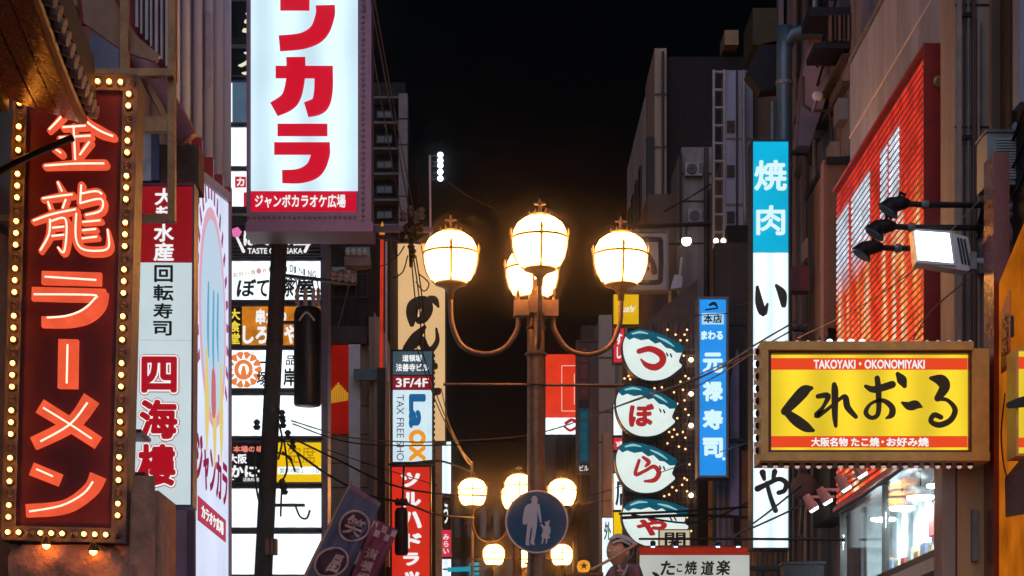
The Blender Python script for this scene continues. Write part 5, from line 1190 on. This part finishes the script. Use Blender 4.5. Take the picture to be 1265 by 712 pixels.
for i in range(7): MB().pbox(930+i*6.4, 680, 935+i*6.4, 770, 22.6, -.1, 0).build('plank', (M('timber', (.25, .11, .05)), mauve, brown)[i % 3], t)
MB().pbox(926, 700, 978, 705, 22.6, 0, .05).build('rail', black, t); MB().pbox(972, 668, 974, 712, 22.6, 0, .05).build('upright', M('brass_cap', (.35, .2, .07)), t)
for i in range(5): MB().pbox(985+i*9, 590, 988+i*9, 705, 23.4, -.05, 0).build('upright', (brown, tan_)[i % 2], t)
Y = 33.0; F = pl(Y)
t = thing('wall_bulb_lamp', 'bare warm bulb hanging from a horizontal rod above the amber sign', 'lamp', F(848, 297))
MB().tube([F(775, 280), F(878, 277)], .035, 8).build('rod', black, t); MB().tube([F(848, 278), F(848, 290)], .02, 6).build('stem', dark, t)
o = inst(ball_mesh('bulb', E('bulb_warm', (255, 232, 196), 14)), 'bulb', t, F(848, 298), .075)
MB().lathe([(.03, 0), (.07, -.03), (.08, -.05)], F(848, 291), 12).build('cap', grey, t)
t = thing('pole_camera', 'small white camera on a yellow tipped bracket beside the fairy-light wall', 'camera', F(832, 400))
MB().tube([F(842, 318), F(840, 340)], .022, 6).build('stem', M('pale_enamel', (.6, .62, .7)), t); MB().poly([(828, 358), (833, 340), (843, 342), (842, 356)], F, -.1, .05).build('housing', M('pale_enamel', (.6, .62, .7)), t); MB().pbox(826, 360, 829, 400, Y, -.03, .03).build('drop_rod', M('yellow_rod', (.6, .35, .08), .5), t)
for x in (884, 890, 895):
    pass
t = thing('tower_lamp_pair', 'pair of small warm bulbs on the ladder frame of the stair tower', 'lamp', pl(29.8)(889, 304))
MB().pbox(882, 302, 896, 304, 29.8, 0, .05).build('bar', dark, t)
for x in (884, 893): inst(ball_mesh('bulb', E('bulb_dim', (255, 210, 190), 3)), 'bulb', t, pl(29.8)(x, 299, .06), .04)
t = thing('round_lantern', 'small glowing orange paper lantern with a star mark at the bottom edge', 'lantern', pl(27)(720, 712))
MB().lathe([(.03, -.08), (.07, -.06), (.088, 0), (.07, .06), (.03, .08)], pl(27)(721, 700), 16).build('shade', E('lantern_orange', (240, 160, 50), 1.0, var=.2, scale=8), t, True)
MB().poly([(721+(5 if k % 2 == 0 else 2)*math.sin(k*math.pi/5), 700-(5 if k % 2 == 0 else 2)*math.cos(k*math.pi/5)) for k in range(10)], pl(27), .07, .092).build('star_mark', M('brown_ink', (.15, .04, .01)), t)
MB().pbox(700, 708, 745, 712, 27, -.3, .1).build('shelf', M('timber', (.25, .11, .05)), t)

# ================================================================ STATUE
Y = 25.6; F = pl(Y)
t = thing('takoyaki_statue', 'shop statue of a figure with pale headscarf and plum jacket holding a long stick', 'statue', F(768, 830))
def P3(x, y, d=0): return F(x, y, d)
m = MB()
def ellips(c, rx, ry, rz, n=18, k=10, f=None):
    vs = []
    for i in range(k+1):
        a = -math.pi/2+math.pi*i/k
        for j in range(n):
            b_ = 2*math.pi*j/n; e = Vector((math.cos(a)*math.cos(b_), math.cos(a)*math.sin(b_), math.sin(a)))
            if f: e = f(e)
            vs.append(c+Vector((e.x*rx, e.y*ry, e.z*rz)))
    fs = [(i*n+j, i*n+(j+1) % n, (i+1)*n+(j+1) % n, (i+1)*n+j) for i in range(k) for j in range(n)]
    return vs, fs
jk = M('plum_jacket', (.26, .14, .18), .7, 0, .7, 9, .2)
# torso with shoulders and the raised arm in one surface: skin over a small skeleton
me = bpy.data.meshes.new('body')
J = [P3(772, 790), P3(772, 740), P3(772, 708), P3(771, 696), P3(758, 706, .05), P3(748, 724, .25), P3(762, 716, .4), P3(786, 704, .05), P3(792, 730, .15), P3(776, 726, .38), P3(764, 820), P3(780, 820)]
o0 = org(t)
me.from_pydata([v-o0 for v in J], [(0, 1), (1, 2), (2, 3), (2, 4), (4, 5), (5, 6), (2, 7), (7, 8), (8, 9), (0, 10), (0, 11)], [])
bo = bpy.data.objects.new('body', me); COL.objects.link(bo); bo.parent = t; ORG[bo] = o0
md = bo.modifiers.new('skin', 'SKIN'); md.use_smooth_shade = True; bo.modifiers.new('sub', 'SUBSURF').levels = 2; bo.modifiers['sub'].render_levels = 2
for v_, r_ in zip(me.skin_vertices[0].data, (.16, .17, .16, .065, .085, .07, .05, .085, .07, .05, .11, .11)): v_.radius = (r_, r_*.85)
me.skin_vertices[0].data[0].use_root = True; me.materials.append(jk)
sk = M('statue_skin', (.62, .36, .24), .5, 0, .15, 10)
def face(e):
    if e.y < 0 and abs(e.x+.35) < .22 and -.35 < e.z < .15: e = e*1.12
    if e.z < -.4: e = Vector((e.x*.9, e.y*.95, e.z*1.05))
    return e
hc = P3(764, 682, .05)
h = MB().add(*ellips(hc, .15, .15, .185, f=face)).build('head', sk, t, True)
MB().add(*ellips(hc+Vector((.03, .03, .045)), .168, .165, .165, 18, 10)).build('hair', ink, h, True)
MB().add(*ellips(hc+Vector((-.06, -.148, .0)), .022, .012, .014, 8, 6)).build('eye', white, h, True); MB().add(*ellips(hc+Vector((-.12, -.11, .0)), .018, .012, .014, 8, 6)).build('eye', white, h, True)
MB().add(*ellips(hc+Vector((-.075, -.145, -.085)), .035, .014, .012, 8, 6)).build('mouth', M('red_poster', (.4, .05, .03)), h, True)
MB().add(*ellips(hc+Vector((.10, -.10, -.02)), .03, .025, .045, 8, 6)).build('ear', sk, h, True)
MB().stroke([(753, 668, 3), (762, 664, 5), (774, 668, 5), (783, 674, 3)], F, .15, .22).build('headscarf', M('pale_scarf', (.5, .52, .6), .7), h)
MB().stroke([(756, 673, 2), (766, 670, 3), (777, 675, 2)], F, .17, .225).build('headscarf', M('pale_scarf', (.5, .52, .6)), h)
MB().tube([P3(728, 708, .45), P3(756, 693, .45), P3(784, 676, .45)], .018, 8).build('stick', M('pale_wood', (.6, .36, .22), .6), t)
for (x, y_) in ((763, 714), (776, 722)):
    for k in range(4): MB().tube([P3(x-3+k*2, y_-2, .43), P3(x-3+k*2, y_-5, .48), P3(x-2+k*2, y_-3, .5)], [.012, .011, .008], 6).build('finger', sk, t)
MB().stroke([(763, 700, 2), (768, 712, 3), (774, 700, 2)], F, .16, .2).build('collar', M('pale_scarf', (.5, .52, .6)), t)

# ================================================================ CLUTTER ON THE BUILDINGS
def aircon(x, y, Yq, w, h, lab, d=.3):
    F = pl(Yq); t = thing('air_conditioner', lab, 'air conditioner', F(x+w/2, y+h), 'outdoor air conditioners')
    MB().pbox(x, y, x+w, y+h, Yq, -d, 0).build('housing', M('aircon_grey', (.33, .3, .3), .6, 0, .4, 8), t)
    c = F(x+w*.4, y+h*.52, 0); r = h*.38/FOC*Yq
    MB().lathe([(r, 0), (r, .012), (r*.9, .02)], c, 20, 'Y').build('fan_ring', dark, t)
    for k in range(4): MB().lathe([(r*(.2+k*.2), .021), (r*(.2+k*.2)+.006, .024), (r*(.2+k*.2)+.012, .021)], c, 16, 'Y').build('grille_ring', grey, t)
    for k in range(5): MB().pbox(x+w*.82, y+h*(.15+k*.15), x+w*.97, y+h*(.2+k*.15), Yq, 0, .01).build('slot', dark, t)
aircon(846, 200, 35.9, 22, 17, 'upper outdoor air conditioner on the concrete annex wall'); aircon(850, 258, 35.9, 20, 16, 'lower outdoor air conditioner on the concrete annex wall')
aircon(410, 330, 38.3, 30, 20, 'outdoor air conditioner on the dark wall beside the junction box')
pg = 'wall pipes'
def pipe(pts, r, lab, mat): single(MB().tube(smooth(pts, 3), r, 8), 'wall_pipe', mat, lab, 'pipe', pg, True)
pipe([pl(29.9)(918, 90, .1), pl(29.9)(918, 180, .1), pl(29.9)(920, 290, .1)], .03, 'thin pale pipe down the stair tower', M('pale_steel', (.36, .31, .32)))
pipe([pl(35.9)(872, 184, .05), pl(35.9)(872, 300, .05), pl(35.9)(872, 420, .05)], .04, 'grey pipe down the concrete annex', umber)
pipe([(3.5, 16.02, 4.2), (3.5, 16.02, 9), (3.5, 16.02, 14)], .035, 'tan downpipe between tan pilaster and video screen', M('pale_tan', (.42, .30, .24)))
pipe([pl(14.9)(1232, 0, 0), pl(14.9)(1232, 100, 0), pl(14.9)(1232, 300, 0)], .02, 'thin black conduit left of the louvred unit', black)
# lit windows far away
wl_ = E('far_window_warm', (190, 130, 70), .35, False); wc_ = E('far_window_cool', (90, 110, 130), .3, False)
for par, spots in (('far_side_building', ((2.945, 70.2, 7.4), (2.945, 73.2, 5.2), (2.945, 76.2, 9.6))), ('far_left_building', ((-2.155, 68.2, 7.7), (-2.155, 72.2, 5.4)))):
    po = bpy.data.objects[par]
    for k, (x, y, z) in enumerate(spots): MB().box(x-.004, x+.004, y+.1, y+1.3, z+.1, z+1.3).build('lit_pane', (wl_, wc_)[k % 2], po)

# windows, ledges and pipes that break up the plain walls
db, lt, bb_, sb, du = (bpy.data.objects[k] for k in ('dark_block', 'ladder_tower', 'balcony_building', 'slab_block', 'duct_building'))
wf = M('window_frame', (.05, .04, .035))
def window(par, x0, y0, x1, y1, Yq, d=0, mat=glassd):
    w_ = MB().pbox(x0, y0, x1, y1, Yq, d, d+.02).build('window', mat, par)
    m = MB(); m.pbox(x0-.8, y0-.8, x1+.8, y0, Yq, d, d+.05); m.pbox(x0-.8, y1, x1+.8, y1+1.4, Yq, d, d+.08); m.pbox(x0-.8, y0, x0, y1, Yq, d, d+.048); m.pbox(x1, y0, x1+.8, y1, Yq, d, d+.048); m.pbox((x0+x1)/2-.4, y0, (x0+x1)/2+.4, y1, Yq, d+.02, d+.04)
    m.build('window_surround', M('dim_frame', (.035, .03, .03), .6), w_)
MB().pbox(808, 115, 823, 117, 39.9, 0, .05).build('string_course', concrete, db); MB().pbox(808, 180, 823, 182, 39.9, 0, .05).build('string_course', concrete, db)
MB().tube([pl(39.8)(819, 64), pl(39.8)(819, 250)], .03, 6).build('downpipe', umber, db)
for y_ in (150, 205, 262): MB().pbox(898, y_, 907, y_+14, 30, 0, .03).build('louvre', umber, lt)
for j in range(5): window(sb, 446, 128+j*31, 458, 146+j*31, 55.38, 0); window(sb, 466, 128+j*31, 484, 146+j*31, 55.38, 0)
window(bb_, 412, 340, 428, 368, 38.5); window(bb_, 440, 340, 454, 368, 38.5)
for y_ in (90, 128, 160): MB().box(3.64, 3.719, 21.5, 25.8, PZ(y_, 23), PZ(y_, 23)+.05).build('ledge', umber, du)
for k, yq in enumerate((23.4, 24.1, 24.9)): MB().tube([(3.66, yq, 3), (3.66, yq, 10.8)], .03+.01*(k % 2), 8).build('riser_pipe', (grey, umber, brown)[k], du)
for k in range(4): MB().box(3.66, 3.719, 21.9+k*.9, 22.4+k*.9, 9.6, 10.5).build('window', glassd, du)

rb_ = bpy.data.objects['restaurant_building']
for k, (x, y0, y1) in enumerate(((3.515, 4.2, 14), (3.545, 4.2, 9))): MB().tube([(x, 15.45, y0), (x, 15.45, y1)], .009, 6).build('cable_run', (umber, grey)[k], rb_)
for z in (5.2, 6.1, 7.0, 7.9): MB().box(3.50, 3.56, 15.43, 15.47, z, z+.03).build('cable_clip', dark, rb_)
for z in (6.2, 7.1): MB().box(3.452, 3.719, 15.49, 15.499, z, z+.012).build('panel_joint', umber, rb_)
MB().box(3.60, 3.70, 15.36, 15.44, 5.1, 5.35).build('meter_box', grey, rb_)
for k in range(3): MB().tube(smooth([(3.6, 15.4, 5.35+.05*k), (3.66, 15.1, 5.6+.1*k), (3.68, 14.6, 5.5+.2*k), (3.7, 13.9, 5.9+.25*k)], 4), .012, 6).build('slack_cable', black, rb_)
for k in range(3): MB().tube(smooth([(3.70, 21.2+k*.5, 9.9-.3*k), (3.58, 22.2+k*.4, 9.5-.4*k), (3.7, 23.4+k*.3, 9.3-.5*k)], 4), .014, 6).build('slack_cable', black, du)
for k, (y, z) in enumerate(((21.6, 8.1), (22.1, 7.8), (23.0, 8.4), (23.8, 7.2))): MB().box(3.62, 3.719, y, y+.3, z, z+.22).build('junction_box', (grey, concrete)[k % 2], du)

# ================================================================ HAZE
hz = bpy.data.materials.new('halo_haze'); hz.use_nodes = True  # thin volume added to give the lamps halos like lens bloom
n = hz.node_tree.nodes; l = hz.node_tree.links; n.clear()
o_ = n.new('ShaderNodeOutputMaterial'); pv = n.new('ShaderNodeVolumePrincipled'); l.new(pv.outputs[0], o_.inputs['Volume'])
pv.inputs['Color'].default_value = (.8, .8, .8, 1); pv.inputs['Density'].default_value = .0013; pv.inputs['Anisotropy'].default_value = .994
o = MB().box(-310, 310, -110, 710, -1.5, 22).build('haze', hz); tag(o, kind='stuff')
